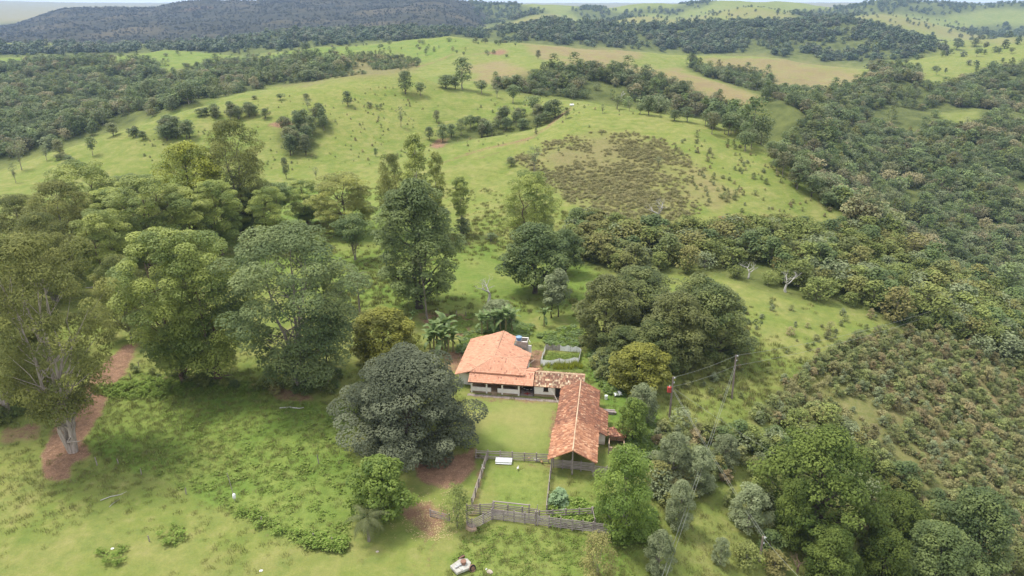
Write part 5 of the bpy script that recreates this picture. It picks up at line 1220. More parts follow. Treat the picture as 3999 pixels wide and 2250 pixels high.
# ---- pigsty and clutter right of the barn
PG = tag(frame_empty('pigsty', 24.9, -13.2), 'ramshackle brown pigsty against the right side of the barn', 'shed')
for x0, x1, y0, y1, h_ in ((0, .6, -.7, -.5, .9), (.9, 2.5, -.8, -.6, .95), (2.35, 2.5, -.58, 3.4, .9), (0, .15, -.48, 3.4, 1.1), (.17, 2.33, 3.2, 3.4, 1.3)): slab(PG, 'wall', x0, x1, y0, y1, -.2, h_, M_EARTHW)
M_RUST = mat_simple('rusty_sheet', (.20, .11, .08), (.30, .17, .12), 2, .9)
roof(PG, 'roof', [(-.1, 3.6, 1.75), (-.1, 1.6, 1.55), (2.7, 1.6, 1.45), (2.7, 3.6, 1.65)], M_TILEB, .27, .46, .07, .06)
for i in range(2): slab(PG, 'door_panel', .1 + i * 1.2, 1.2 + i * 1.2, 1.5, 1.56, .75, 1.4, M_WOODD)
for x in (.05, 2.6): MB().tube([(x, -.9, -.2), (x, -.9, 1.7)], .07, 6).build('post', [M_POST], PG)
for i, (a_, c_) in enumerate((((2.3, -1.6, 0), (2.7, -.6, 1.1)), ((2.5, -1.7, 0), (2.9, -.7, .9)))):
    MB().beam(a_, c_, .1, .05).build('plank', [M_WHITED], PG)
TS = tag(frame_empty('timber_stack', 23.6, -2.7), 'stack of old planks against the far right side of the barn', 'timber stack')
for i in range(12):
    MB().beam((random.uniform(-.1, .1), i % 3 * .35, .1 + .11 * (i // 3)), (2.2 + random.uniform(-.3, .3), i % 3 * .35 + random.uniform(-.1, .1), .1 + .11 * (i // 3)), .26, .06, 0, random.random()).build('plank', [M_BOARD], TS)
M_SHEET = mat_simple('white_sheet', (.82, .82, .82), (.74, .75, .76), 2, .7)
sw = MB(); pts = [[(x * .55, y * .6, (.95 if y in (1, 2) else .45) + .14 * math.sin(x * 2.3 + y) - (.25 if x in (0, 4) else 0)) for x in range(5)] for y in range(4)]
for y in range(3):
    for x in range(4): sw.face([pts[y][x], pts[y][x + 1], pts[y + 1][x + 1], pts[y + 1][x]])
o = sw.build('white_tarpaulin', [M_SHEET], smooth=True); o.location = flat(1545, 1000); o.location.z = gz1(o.location.x, o.location.y) + .1; o.rotation_euler = (0, 0, FR + .3)
o.scale = (.7,) * 3; tag(o, 'white crumpled tarpaulin over junk behind the small olive tree', 'tarpaulin')
bk = MB().tube([(0, 0, 0), (0, 0, .75), (0, 0, .8)], [.26, .3, .2], 12).build('white_drum', [M_SHEET]); bk.location = flat(1524, 1004); tag(bk, 'small white drum beside the timber stack', 'drum')

tn = NT('shade_net'); nc = tn.mix(tn.rng(tn.noise(tn.obj(), 3, 3), .3, .7), (.94, .94, .94), (.88, .88, .89))
ntr = tn.n('ShaderNodeBsdfTranslucent'); tn.l(nc, ntr.inputs['Color']); nmx = tn.n('ShaderNodeMixShader'); nmx.inputs[0].default_value = .45
tn.l(tn.bsdf(nc, .8, .1), nmx.inputs[1]); tn.l(ntr.outputs[0], nmx.inputs[2]); M_NET = tn.done(nmx.outputs[0])
# ---- netted garden
GN = tag(frame_empty('garden_net', 11.5, 15.0), 'white shade net fence round the small vegetable garden behind the house', 'net fence')
cs = [(0, 4.8), (2.9, 4.85), (7.2, 4.7), (7.0, .1), (-.3, -2.1)]
for i in range(5):
    a_, b2 = Vector((*cs[i], 0)), Vector((*cs[(i + 1) % 5], 0)); m = MB(); n = 8
    hi = [1.15 + .22 * math.sin(j * 1.9 + i * 2) + random.uniform(-.1, .1) for j in range(n + 1)]
    nr = Vector((-(b2 - a_).y, (b2 - a_).x, 0)).normalized()
    for j in range(n):
        p, q = a_.lerp(b2, j / n), a_.lerp(b2, (j + 1) / n)
        w0, w1 = nr * .12 * math.sin(j * 2.2 + i), nr * .12 * math.sin((j + 1) * 2.2 + i)
        m.face([p, q, q + w1 + Vector((0, 0, hi[j + 1] * .6)), p + w0 + Vector((0, 0, hi[j] * .6))]); m.face([p + w0 + Vector((0, 0, hi[j] * .6)), q + w1 + Vector((0, 0, hi[j + 1] * .6)), q + Vector((0, 0, hi[j + 1])), p + Vector((0, 0, hi[j]))])
    o = m.build('net_panel', [M_NET if i else M_CONC], GN, smooth=True)
    for j in range(2): MB().tube([a_.lerp(b2, j / 2) + Vector((0, 0, -.1)), a_.lerp(b2, j / 2) + Vector((0, 0, 1.45))], .045, 6).build('post', [M_POST], GN)
wr = MB().tube([f2w(9.4, 7.5, 2.9), f2w(10.3, 10.5, 2.5), f2w(11.3, 13.0, 1.2)], .03, 5).build('clothes_line', [M_WHITED]); tag(wr, 'pale pole slanting from the house corner to the garden net', 'pole')
wr = MB().tube([f2w(14.2, .7, 2.3), f2w(15.2, -.2, 1.3), f2w(16.1, -1.9, .6)], .035, 5).build('cable', [M_WHITED]); tag(wr, 'pale cable slanting from the annex eave to the barn corner', 'cable')

# ---- things lying in the corral and paddock
M_ENAMEL = mat_simple('white_enamel', (.86, .86, .85), (.78, .78, .77), 1.5, .4, .4)
fz = tag(frame_empty('trough', *fpx(1267, 1163)), 'white rectangular tank lying in the grass by the corral fence', 'tank'); fz.rotation_euler.z = FR * .5
MB().tube([(-1.24, 0, .32), (-1.2, 0, .32), (1.2, 0, .32), (1.24, 0, .32)], [.66, .72, .72, .66], 4).build('body', [M_ENAMEL], fz).scale = (1, .95, .55)
MB().box(-1.27, 1.27, -.56, .56, .42, .50).build('lid', [M_ENAMEL], fz)
MB().box(-1.0, 1.0, -.2, .2, -.05, .05).build('base', [M_CONC], fz)

M_HEN = mat_simple('white_feathers', (.80, .78, .74), (.70, .67, .62), 6, .9, .1)
M_HENB = mat_simple('tan_feathers', (.46, .30, .17), (.38, .24, .13), 6, .9, .1)
M_COMB = mat_simple('red_comb', (.5, .05, .04), (.4, .04, .03), 6)
def hen(px, py, rz, mt, label):
    p = hit(px, py); r = empty('chicken', p, rz)
    prof_ = [(-.26, .40, .02), (-.20, .33, .06), (-.08, .27, .125), (.06, .27, .13), (.15, .33, .08), (.19, .42, .055), (.22, .47, .055), (.26, .47, .02)]
    MB().tube([(x, 0, z) for x, z, _ in prof_], [q for _, _, q in prof_], 8).build('body', [mt], r, smooth=True)
    MB().box(.19, .25, -.012, .012, .50, .57).build('comb', [M_COMB], r); MB().box(.26, .31, -.012, .012, .455, .475).build('beak', [M_CAPL], r)
    for s_ in (-1, 1): MB().tube([(0, s_ * .06, .18), (.01, s_ * .06, .0)], .014, 5).build('leg', [M_CAPL], r)
    MB().face([(-.18, 0, .32), (-.36, -.06, .52), (-.40, 0, .56), (-.36, .06, .52)]).build('tail', [mt], r)
    r.scale = (1.25,) * 3
    tag(r, label, 'chicken', 'chickens in the corral')
hen(1330, 1158, .3, M_HENB, 'tan chicken nearest the white tank'); hen(1346, 1161, 2.6, M_HEN, 'white chicken by the corral fence, left of another white one'); hen(1352, 1162, -.4, M_HEN, 'white chicken by the corral fence, right of another white one')
hen(1362, 1167, 1.9, M_HENB, 'tan chicken near the corner post of the thin pale fence'); hen(1302, 1184, 1.2, M_HEN, 'white chicken alone in the middle of the corral'); hen(1216, 1183, -1, M_HEN, 'white chicken beside the end-on plank fence')

# rotary mower left in the grass
MW = empty('rotary_mower', hit(1160, 1432), D2R(38)); tag(MW, 'abandoned rotary mower with a whitish deck and rusty wheels in the grass', 'mower')
M_DECK = mat_simple('faded_pale_paint', (.50, .52, .48), (.36, .32, .27), 1.8, .7)
deck = [(-1.15, -.75), (.55, -1.0), (1.25, -.35), (1.25, .45), (.55, 1.0), (-1.15, .75)]
b = MB(); b.face([(x, y, .62) for x, y in deck]); b.face([(x, y, .30) for x, y in deck][::-1])
for i in range(6): p, q = deck[i], deck[(i + 1) % 6]; b.face([(*p, .30), (*q, .30), (*q, .62), (*p, .62)])
b.build('deck', [M_DECK], MW)
MB().tube([(.35, 0, .62), (.35, 0, .92), (.35, 0, .98), (.35, 0, 1.12)], [.30, .30, .38, .36], 14).build('gearbox', [M_RUST], MW)
MB().beam((-.9, 0, .72), (.2, 0, .78), .22, .16).build('drive_shaft', [M_CHROME], MW); MB().beam((-.4, -.75, .66), (-.4, .75, .66), .2, .08).build('rib', [M_DECK], MW)
for x, y, tlt in ((.85, 1.15, .25), (.95, -1.1, -.2)):
    wl = MB().tube([(x, y - .1, .42), (x, y + .1, .42 + tlt * .3)], .46, 16).build('wheel', [M_TYRE], MW)
    MB().tube([(x, y - .13, .41), (x, y + .13, .43 + tlt * .3)], .27, 12).build('rim', [M_RUST], wl); MB().tube([(x, y - .075, .42), (x, y + .075, .42 + tlt * .3)], [.475, .475], 16).build('rusty_tread', [M_RUST], wl)

M_STONE = mat_simple('pale_stone', (.55, .47, .40), (.38, .32, .27), 3, .9)
def stone(px, py, s, label, mt=None):
    b = MB(); b.tube([(0, 0, -.06), (.03, .02, .1), (0, .03, .24), (.02, 0, .3)], [.42, .5, .34, .1], 7); o = b.build('stone', [mt or M_STONE]); o.location = hit(px, py); o.scale = (s, s * .8, s * .8); o.rotation_euler = (0, 0, px); tag(o, label, 'stone')
stone(1231, 1441, .9, 'pinkish stone in the grass right of the abandoned mower'); stone(949, 1391, .45, 'small pale stone below the drooping palm'); stone(1223, 1434, .3, 'small white stone between the mower and the pinkish stone', M_ENAMEL); stone(657, 1436, .5, 'white stone on the grass near the bottom edge', M_ENAMEL); stone(283, 1382, .45, 'white chip on the grass by the low green weeds', M_ENAMEL)

# paddock posts, sack pole
def stake(px, py, h, r, label, lean=(0, 0), mt=None, name='fence_post', group=None):
    o = MB().tube([(0, 0, -.2), (lean[0] * .5 + .01, lean[1] * .5, h * .5), (lean[0], lean[1], h)], [r, r * .9, r * .75], 6).build(name, [mt or M_POST]); o.location = hit(px, py); tag(o, label, 'post', group); return o
for px, py, h, lb in ((245, 1172, 1.5, 'gnarled grey post at the corner of the field beside the giant pale trunk'), (299, 1170, 1.0, 'thin post on the field edge, first down from the corner post'), (356, 1195, 1.1, 'thin post on the field edge, second down from the corner post'), (468, 1243, 1.1, 'ivy covered post on the field edge'), (658, 1318, 1.2, 'thin post on the lower field edge below the yellow flower'),
                      (790, 1362, 1.2, 'grey post near the lower right corner of the field'), (837, 1372, 1.3, 'split grey post at the lower right corner of the field'), (802, 1168, 1.6, 'weathered stump post standing in the middle of the weedy field'), (376, 1363, 1.0, 'thin stick standing alone on the grass'), (330, 955, 1.2, 'post beside the red path, lower one'), (350, 925, 1.2, 'post beside the red path, upper one'),
                      (1040, 800, 1.3, 'white topped post, leftmost along the tilled plot'), (1101, 790, 1.4, 'grey post in the middle of the tilled plot fence'), (1147, 795, 1.4, 'grey post right of the middle along the tilled plot fence'), (1171, 799, 1.4, 'grey post at the right end of the tilled plot fence'), (933, 962 + 8, 1.3, 'grey post under the grey green eucalyptus by the shade tree')):
    stake(px, py, h, .09, lb, (random.uniform(-.1, .1), random.uniform(-.1, .1)))
sp_ = stake(592, 1262, 4.6, .06, 'tall thin leaning pole at the edge of the weedy field', (-.55, .2), name='thin_pole')
sk = MB().tube([(0, 0, -.1), (0, 0, .1), (.02, 0, .5), (.03, 0, .72), (.03, 0, .78)], [.16, .24, .25, .17, .06], 10).build('white_sack', [M_ENAMEL], smooth=True); sk.location = hit(594, 1262) + Vector((-.12, -.1, .55)); tag(sk, 'white sack hung on the tall thin leaning pole', 'sack')
st = stake(826, 972, 9.0, .16, 'bare dead trunk stub between the grey green eucalyptus and the shade tree', (.3, 0), B_GREY, 'bare_trunk')

# ---- power line
M_POLE = mat_simple('utility_pole_wood', (.30, .24, .21), (.19, .15, .13), 1.2, .9, .1)
M_WIRE = mat_simple('wire', (.30, .31, .28), (.24, .25, .22), 1, .5)
M_REDBOX = mat_simple('red_box', (.50, .08, .06), (.40, .06, .05), 3)
M_PORC = mat_simple('porcelain', (.80, .80, .78), (.72, .72, .70), 3, .3, .4)
def ray_at(px, py, Y):
    u, dy, dz = rays(px, py); return Vector((float(u / dy) * Y, Y, HC + float(dz / dy) * Y))
POLES = {}
def pole(key, bx, by, tx, ty, label, box=False):
    b0 = hit(bx, by); top = ray_at(tx, ty, b0.y); h = top.z - b0.z
    r = tag(empty('utility_pole', b0), label, 'utility pole', 'wooden power poles on the right slope')
    MB().tube([(0, 0, -.5), ((top.x - b0.x) * .5, 0, h * .5), (top.x - b0.x, 0, h)], [.19, .16, .12], 8).build('shaft', [M_POLE], r)
    tx_ = top.x - b0.x
    MB().beam((tx_ - .1, -.1, h - .18), (tx_ + .5, -.1, h - .12), .07, .07).build('bracket', [M_CHROME], r)
    for dz_ in (.1, 1.0): MB().tube([(tx_ + .22, -.08, h - dz_ - .12), (tx_ + .22, -.08, h - dz_ + .1)], [.09, .06], 8).build('insulator', [M_PORC], r)
    if box: MB().box(tx_ - .78, tx_ - .18, -.25, .25, h - 2.9, h - 1.95).build('transformer_box', [M_REDBOX], r); MB().tube([(tx_ - .45, 0, h - 1.95), (tx_ - .45, 0, h - 1.6)], .06, 6).build('bushing', [M_PORC], r)
    POLES[key] = (b0, Vector((top.x, top.y, top.z)))
pole('a', 1683, 1053, 1693, 948, 'leaning wooden power pole carrying a red box', True); pole('b', 1840, 1003, 1851, 893, 'tall wooden power pole on the bright grass slope'); pole('c', 2350, 822, 2361, 775, 'farthest wooden power pole at the edge of the right hand scrub'); pole('d', 1909, 1413, 1919, 1349, 'lowest wooden power pole among the trees at lower right')
def wire(a, b_, sag, label, r=.02):
    a = Vector(a); b_ = Vector(b_)
    pts = [a.lerp(b_, i / 14) - Vector((0, 0, sag * 4 * (i / 14) * (1 - i / 14))) for i in range(15)]
    o = MB().tube(pts, r, 4).build('power_line', [M_WIRE]); tag(o, label, 'wire')
pa, pb, pc_, pd = (POLES[k_][1] for k_ in 'abcd')
Z = lambda v: Vector((0, 0, v))
wire(pa - Z(.1), pb - Z(.1), .35, 'upper wire from the pole with the red box to the tall pole'); wire(pa - Z(1.9), pb - Z(2.2), .4, 'lower wire from the pole with the red box to the tall pole')
wire(pb - Z(.1), pc_ - Z(.1), 1.2, 'upper wire from the tall pole to the farthest pole'); wire(pb - Z(2.2), pc_ - Z(1.2), 1.2, 'lower wire from the tall pole to the farthest pole')
e1, e2 = ray_at(1612, 1600, 58), ray_at(1624, 1600, 58)
wire(pb - Z(2.0), e1, .5, 'left wire of the pair running down to the bottom edge'); wire(pb - Z(2.0) + Vector((.25, 0, 0)), e2, .5, 'right wire of the pair running down to the bottom edge')
wire(pa - Z(2.3), pd - Z(.1), .5, 'left wire of the thin pair from the red box pole to the lowest pole', .02); wire(pa - Z(2.3) + Vector((.2, 0, 0)), pd - Z(.1) + Vector((.35, 0, 0)), .5, 'right wire of the thin pair from the red box pole to the lowest pole', .02)
e3 = ray_at(2060, 1500, 66)
wire(pd - Z(.1), e3, .3, 'wire from the lowest pole to the bottom right'); wire(pa - Z(2.0), ray_at(2030, 1190, 92), .4, 'wire from the red box pole towards the wide layered tree', .02)
# tank on the near hilltop
o = MB().tube([(-1.2, 0, .6), (-1.05, 0, .6), (1.05, 0, .6), (1.2, 0, .6)], [.4, .62, .62, .4], 10).build('water_tank', [M_ENAMEL]); o.location = hit(1438, 267); tag(o, 'tiny white tank on the near hilltop beside the track', 'water tank')
# ------------------------------------------------------------------ palms, bananas, dead wood and other plants with large leaves
def frond_mesh(name, L, droop, nl, ll, lw, seed):
    rng = np.random.default_rng(seed); b = MB(); pts = []
    for i in range(9):
        f = i / 8; pts.append(Vector((L * (f - .22 * droop * f ** 3), 0, L * (.45 * f - (.45 + .55 * droop) * f ** 2))))
    b.tube(pts, [.05 - .042 * i / 8 for i in range(9)], 4)
    for i in range(nl):
        f = .15 + .85 * i / nl; q = f * 8; k_ = min(int(q), 7); p = pts[k_].lerp(pts[k_ + 1], q - k_); d = (pts[k_ + 1] - pts[k_]).normalized()
        l_ = ll * math.sin(math.pi * min(1, .25 + f * .72)) * rng.uniform(.85, 1.1)
        for s_ in (-1, 1):
            tip = p + (d * .45 + Vector((0, s_, -.35 - .3 * rng.random()))).normalized() * l_
            w_ = d * lw; b.face([p - w_, p + w_, tip + w_ * .2, tip - w_ * .2], 0, .3 + .6 * rng.random())
    return b.mesh(name, [G_PALM])
FROND = frond_mesh('frond', 3.6, .9, 26, .95, .045, 3)
def palm(px, py, top, label, n=15, L=1.0, lean=0.0):
    b0 = hit(px, py); tp = ray_at(px, top, b0.y); h = max(1.0, tp.z - b0.z - .6 * L)
    r = tag(empty('palm_tree', b0), label, 'palm')
    MB().tube([(0, 0, -.2), (lean * .3, 0, h * .5), (lean, 0, h)], [.24, .17, .15], 8).build('trunk', [B_GREY], r)
    for i in range(n):
        a = i * 2.39996; t_ = (i + .5) / n
        o = link('frond', FROND, r, (lean, 0, h), (0, D2R(-42 + 88 * t_), a), (L,) * 3)
palm(905, 786, 688, 'drooping palm on a slim trunk in the meadow left of the tall tree', 15, 1.05); palm(1074, 803, 640, 'tall palm with a thin trunk in front of the tallest conical tree', 16, 1.0, -1.2); palm(928, 1362, 1292, 'low drooping palm below the rounded light green tree', 16, .95)
palm(1608, 905, 872, 'small palm half hidden in the mango clump', 9, .6)

def banana_leaf(name, seed):
    rng = np.random.default_rng(seed); b = MB(); n = 8; pr = []
    for i in range(n + 1):
        f = i / n; c = Vector((2.3 * (f - .12 * f ** 3), 0, 2.3 * (.75 * f - .80 * f ** 2))); w_ = .34 * math.sin(math.pi * (.06 + .9 * f)) ** .6 * (1 if f > .08 else .2)
        pr.append((c + Vector((0, -w_, .10 * w_ - .12 * f)), c, c + Vector((0, w_, .10 * w_ - .12 * f))))
    for i in range(n):
        a_, c_ = pr[i], pr[i + 1]; t_ = rng.random()
        b.face([a_[0], a_[1], c_[1], c_[0]], 0, t_); b.face([a_[1], a_[2], c_[2], c_[1]], 0, min(1, t_ + .25))
    return b.mesh(name, [G_BANANA])
BLEAF = [banana_leaf('leaf', s_) for s_ in (1, 2)]
BSTEM = MB().tube([(0, 0, -.2), (0, 0, 1.4), (0, 0, 2.6)], [.17, .13, .08], 8).mesh('stem', [mat_simple('banana_stem', (.20, .22, .09), (.26, .19, .10), 3)])
def banana(px, py, s, label, group=None, dx=0.0, dy=0.0):
    p = hit(px, py) + Vector((dx, dy, 0)); r = empty('banana_plant', p, random.uniform(0, 6)); r.scale = (s, s, s * random.uniform(.9, 1.1))
    tag(r, label, 'banana plant', group); link('stem', BSTEM, r)
    n = 10
    for i in range(n):
        a = i * 2.39996 + random.uniform(-.3, .3); t_ = i / n
        link('leaf', BLEAF[i % 2], r, (0, 0, 2.2 + .25 * t_), (0, D2R(-20 - 50 * t_ + (55 if i < 2 else 0)), a), (random.uniform(.85, 1.15),) * 3)
for i, (px, py, s) in enumerate(((1092, 893, 1.55), (1112, 896, 1.75), (1128, 890, 1.5), (1100, 880, 1.8), (1120, 878, 1.7), (1140, 884, 1.25), (1082, 884, 1.2))):
    banana(px, py, s, 'tall banana plant in the big clump left of the house', 'big banana clump')
for i, (px, py, s) in enumerate(((1212, 842, 1.15), (1226, 838, 1.3), (1258, 836, 1.35), (1272, 838, 1.45), (1288, 838, 1.25), (1243, 832, 1.2))):
    banana(px, py, s, 'banana plant showing above the far ridge of the house roof', 'banana row behind the house')
banana(1368, 822, 1.0, 'lone young banana plant in the scrub behind the net garden')
banana(1040, 815, .7, 'small banana plant at the left edge of the tilled plot')

# bleached dead tree
def dead_tree(px, py, h, sp, label, mt, seed, name='dead_tree', depth=4):
    rng = random.Random(seed); b = MB()
    def grow(p, d, l, r, k_):
        n = 3; pts = [p]; rr = [r]
        for i in range(n):
            d = (d + Vector((rng.uniform(-.35, .35), rng.uniform(-.35, .35), rng.uniform(-.2, .25)))).normalized(); p = p + d * l / n; pts.append(p); rr.append(r * (1 - .35 * (i + 1) / n))
        b.tube(pts, rr, 5 if k_ > 1 else 7, cap=False)
        if k_ < depth:
            for i in range(3 if k_ < 2 else 2):
                a = rng.uniform(0, 6.28); q = Vector((math.cos(a), math.sin(a), rng.uniform(-.1, .6))).normalized(); grow(p, (d * .5 + q * sp).normalized(), l * rng.uniform(.6, .85), rr[-1] * .72, k_ + 1)
    grow(Vector((0, 0, -.2)), Vector((0, 0, 1)), h * .28, h * .045, 0)
    o = b.build(name, [mt], smooth=True); o.location = hit(px, py); tag(o, label, 'dead tree')
dead_tree(1228, 764, 9.5, 1.1, 'bleached leafless dead tree in the meadow behind the house', B_DEAD, 5)
dead_tree(1655, 560, 10, .7, 'bare grey tree poking out of the scrub patch', B_DEAD, 8); dead_tree(1600, 905, 5, 1.0, 'dead white branches at the front of the mango clump', B_DEAD, 9)
dead_tree(1932, 250, 12, .35, 'bare white trunk standing above the right wood', B_DEAD, 10, depth=2) if False else None
dead_tree(1562, 257, 13, .35, 'bare white trunk standing above the wood behind the near hill', B_DEAD, 10, depth=2)
dead_tree(2040, 1290, 6, .9, 'grey dead branches showing through the wide layered tree', B_DEAD, 12); dead_tree(2005, 1440, 4, 1.1, 'brown dead bush between the two bright green trees at the bottom', B_RED, 13)
dead_tree(1975, 735, 8, .6, 'pale forked bare tree at the edge of the belt of low trees', B_DEAD, 14); dead_tree(1880, 700, 7, .7, 'pale bare tree inside the belt of low trees', B_DEAD, 15)
for i in range(14):
    pass
BP = tag(empty('brush_pile', hit(1204, 1153)), 'heap of dry sticks at the left end of the yard fence', 'brush pile')
for i in range(16):
    a = random.uniform(0, 6.28); MB().tube([(math.cos(a) * .9, math.sin(a) * .7, .05), (math.cos(a + 2.6) * .5, math.sin(a + 2.6) * .5, random.uniform(.5, 1.1))], .03, 4).build('stick', [B_RED], BP)
lg = MB().tube([(-2.2, 0, .12), (-.5, .2, .16), (1.3, -.1, .1), (2.0, .2, .1)], [.10, .12, .09, .05], 6).build('fallen_branch', [B_DEAD]); lg.location = hit(735, 1029); tag(lg, 'pale fallen branch on the litter at the top of the weedy field', 'branch')
for px, py, rz, s, lb in ((285, 1252, .5, .8, 'fallen grey branch on the grass below the giant pale trunk'), (290, 1266, 1.2, .5, 'smaller grey branch below the first one by the giant pale trunk'), (250, 725, .1, 1.6, 'long fallen trunk on the litter inside the grove')):
    o = MB().tube([(-2, 0, .1), (-.4, .3, .12), (1.2, .1, .1), (2.2, .6, .06)], [.07, .08, .06, .03], 6).build('fallen_branch', [B_DEAD]); o.location = hit(px, py); o.rotation_euler = (0, 0, rz); o.scale = (s,) * 3; tag(o, lb, 'branch')

# castor plant with large pale lobed leaves
def lobed(name):
    b = MB(); n = 14; q = [(.42 * (1 if i % 2 == 0 else .62) * math.cos(i * 2 * math.pi / n), .42 * (1 if i % 2 == 0 else .62) * math.sin(i * 2 * math.pi / n), -.09 if i % 2 == 0 else -.02) for i in range(n)]
    for i in range(n): b.face([(0, 0, .04), q[i], q[(i + 1) % n]], 0, random.random())
    return b.mesh(name, [G_CASTOR])
LOB = lobed('leaf')
CA = tag(empty('castor_plant', hit(1405, 1276)), 'pale green castor plant with large lobed leaves in the side plot', 'plant')
MB().tube([(0, 0, -.1), (.1, .1, 1.2), (0, .2, 2.2)], [.07, .06, .03], 6).build('stem', [B_RED], CA)
for i in range(130):
    a = random.uniform(0, 6.28); t_ = random.random(); rr = (1.7 - .9 * t_) * random.random() ** .5
    link('leaf', LOB, CA, (rr * math.cos(a), rr * math.sin(a) * 1.1 + .4, .35 + 2.3 * t_ * (1 - .25 * rr)), (random.uniform(-.5, .5) + .3, random.uniform(-.5, .5), a), (random.uniform(.8, 1.4),) * 3)

# ------------------------------------------------------------------ ground cover
def tuft(name, seed, n, h, sp, w_, mat, broad=False):
    rng = np.random.default_rng(seed); V = []; F = []; ti = []
    for i in range(n):
        a = rng.uniform(0, 6.28); r = sp * rng.random() ** .6; x, y = r * math.cos(a), r * math.sin(a); l_ = h * rng.uniform(.6, 1.2); b_ = rng.uniform(0, 6.28); o_ = l_ * (rng.uniform(.2, .7) if not broad else rng.uniform(.1, .4))
        d = np.array([math.cos(b_), math.sin(b_)]); e = np.array([-d[1], d[0]]) * w_ * (1 if not broad else rng.uniform(.7, 1.3)); k_ = len(V)
        if broad:
            z = l_; V += [(x, y, z), (x + d[0] * w_ - e[0], y + d[1] * w_ - e[1], z + .03), (x + d[0] * w_ * 2, y + d[1] * w_ * 2, z - .04), (x + d[0] * w_ + e[0], y + d[1] * w_ + e[1], z + .03)]
        else:
            V += [(x - e[0], y - e[1], -.03), (x + e[0], y + e[1], -.03), (x + d[0] * o_ + e[0] * .3, y + d[1] * o_ + e[1] * .3, l_), (x + d[0] * o_ - e[0] * .3, y + d[1] * o_ - e[1] * .3, l_)]
        F.append((k_, k_ + 1, k_ + 2, k_ + 3)); ti.append(rng.random())
    return np_mesh(name, V, F, [mat], tint=ti)
TU = {'g0': tuft('g0', 1, 26, .24, .5, .02, G_GRASS), 'g1': tuft('g1', 2, 22, .34, .45, .024, G_GRASS), 'w0': tuft('w0', 3, 22, .12, .42, .075, G_WEED, True), 'w1': tuft('w1', 4, 26, .2, .5, .085, G_WEED, True), 'w2': tuft('w2', 5, 30, .6, .6, .11, G_WEED, True), 'k0': tuft('k0', 6, 24, 1.5, .5, .05, G_BILLOW), 'p0': tuft('p0', 7, 30, .5, .75, .17, G_BANANA, True), 't0': tuft('t0', 9, 26, .5, .6, .05, G_GRASS),
      'l0': tuft('l0', 8, 9, .02, .5, .06, mat_leaf('fallen_leaf', (.30, .22, .08), (.60, .50, .26), trans=0, hue=.2), True)}
def cover(polys, n, keys, smin, smax, name, label, seed, yr=(55, 200), weight=None, dpow=0.0, ex=None):
    P, rng = scatter_points(polys, n, seed, .5, yr, dpow, weight)
    uv = np.stack(w2f((P[:, 0], P[:, 1])), 1); u, v = uv[:, 0], uv[:, 1]
    bad = ((u > -3.3) & (u < 11.3) & (v > .6) & (v < 17)) | ((u > 11.2) & (u < 20.2) & (v > .7) & (v < 6.4)) | ((u > 16.2) & (u < 24.6) & (v > -19.3) & (v < .6)) | ((u > 6.2) & (u < 8.6) & (v > 13.2) & (v < 15.7))
    # bare earth stays bare
    px, py, _ = project(P[:, 0], P[:, 1], P[:, 2]); 
    gi = np.clip(np.searchsorted(gY, P[:, 1]), 0, NR - 1); gj = np.clip(np.round((P[:, 0] / np.maximum(P[:, 1], 58) - ga[0]) / (ga[1] - ga[0])).astype(int), 0, NA - 1)
    bad |= M['mown'][gi, gj] > .25
    if ex: bad |= (M['dirt'][gi, gj] > .35) & (rng.random(n) < .93)
    P = P[~bad]; m = len(P)
    geo_scatter(name, P, rng.uniform(smin, smax, m), rng.uniform(0, 6.28, m), rng.integers(0, len(keys), m), keys, label, meshes=TU)
NEARG = [(-200, 860), (1700, 860), (2100, 900), (2150, 1500), (-200, 1500)]
cover([NEARG], 7000, ['g0', 'g1', 'g0'], .7, 1.5, 'grass', 'rough pasture grass round the farm', 31, ex=True)
cover([FIELD], 900, ['w0', 'w1', 'w0', 'g1'], .7, 1.5, 'weeds', 'leafy green weeds covering the fenced field', 32, ex=True)
cover([[(1180, 1320), (1560, 1350), (1600, 1460), (1120, 1460)]], 500, ['w0', 'g1', 'g0'], .6, 1.3, 'weeds', 'weeds growing in and in front of the corral', 33, ex=True)
cover([[(1400, 1305), (1500, 1285), (1495, 1330), (1380, 1325)], [(1520, 1290), (1640, 1290), (1640, 1380), (1540, 1370)], [(1370, 1290), (1460, 1270), (1480, 1290)]], 700, ['w2'], .8, 1.6, 'tall_weeds', 'tall leafy weeds along the corral fences', 34)
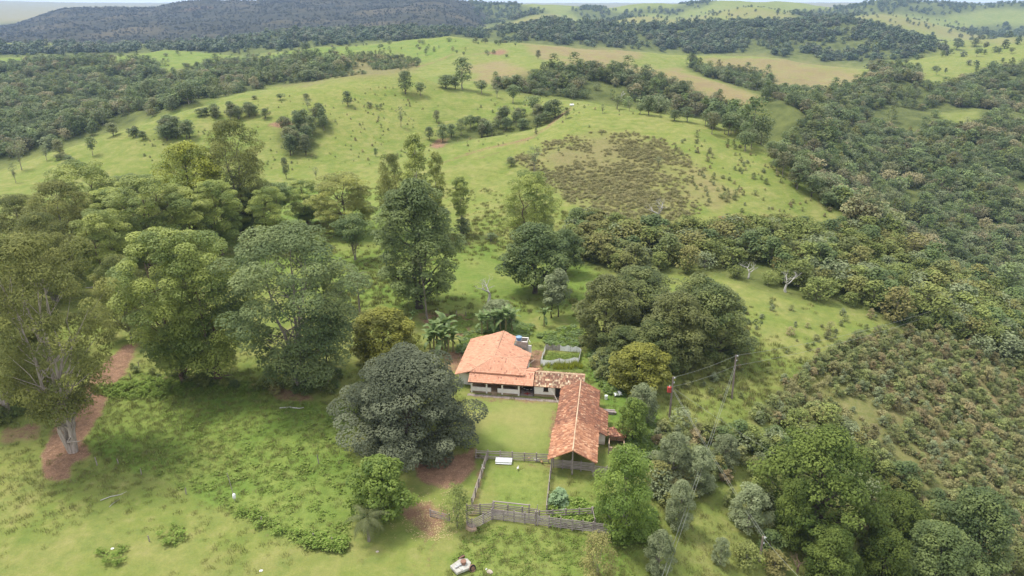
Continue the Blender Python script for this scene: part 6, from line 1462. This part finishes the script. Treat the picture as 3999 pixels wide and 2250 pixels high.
cover([[(1470, 895), (1520, 880), (1570, 960), (1560, 1000), (1520, 990)], [(1640, 1080), (1560, 1110), (1620, 1190), (1700, 1150)], [(1345, 850), (1440, 820), (1480, 870), (1400, 880)], [(1165, 850), (1190, 840), (1180, 900), (1150, 890)], [(1190, 840), (1240, 800), (1340, 830), (1320, 850)]], 1300, ['p0', 'w2'], .6, 1.3, 'creeping_plants', 'large leaved creeping plants round the house and garden', 35)
cover([[(1378, 893), (1450, 896), (1445, 912), (1368, 912)]], 150, ['w0', 'w1'], .8, 1.6, 'vegetables', 'vegetables growing inside the white net fence', 36)
cover([[(1362, 922), (1450, 915), (1452, 930), (1375, 932)]], 70, ['k0'], .35, .7, 'tall_grass', 'tall yellow green grass in front of the white net fence', 37)
cover([[(1000, 1225), (1110, 1225), (1180, 1310), (1120, 1365), (960, 1350), (960, 1280)]], 190, ['l0'], .6, 1.3, 'fallen_leaves', 'pale fallen leaves littering the muddy gateway', 38)
cover([[(1060, 800), (1185, 800), (1165, 840), (1095, 838)]], 260, ['w1'], .8, 1.5, 'seedlings', 'young plants in rows on the tilled plot', 39)
cover([[(570, 1268), (640, 1290), (740, 1345), (860, 1375), (860, 1395), (720, 1365), (600, 1310)], [(395, 1340), (460, 1330), (460, 1372), (400, 1375)], [(240, 1395), (320, 1385), (310, 1420), (240, 1420)], [(230, 985), (420, 950), (650, 975), (640, 1000), (300, 1010)]], 650, ['w2', 'w1'], .7, 1.6, 'weed_clumps', 'clumps of taller weeds along the field edge', 40)
cover([[(560, 470), (960, 470), (1250, 480), (1500, 560), (1530, 800), (1300, 800), (850, 800), (600, 680)], [(1640, 960), (1900, 740), (2200, 800), (2050, 1000), (1850, 1100), (1680, 1080)]], 3500, ['t0', 'g1'], .8, 1.6, 'meadow_grass', 'tussocky grass of the meadow and the bright slope', 41, yr=(90, 330))
# ------------------------------------------------------------------ air
hz = NT('haze')
hv = hz.n('ShaderNodeVolumePrincipled')
hv.inputs['Color'].default_value = (.46, .65, 1.0, 1); hv.inputs['Density'].default_value = 0.000085
hv.inputs['Anisotropy'].default_value = .2
hz.l(hv.outputs[0], hz.out.inputs['Volume'])
zlo = float(gZ.min()) - 1.5; zhi = max(float(gZ.max()), HC) + 12
hb_ = MB().box(-18600, 18600, -75, 12600, zlo, zhi)
tag(hb_.build('haze', [hz.m]), kind='stuff')
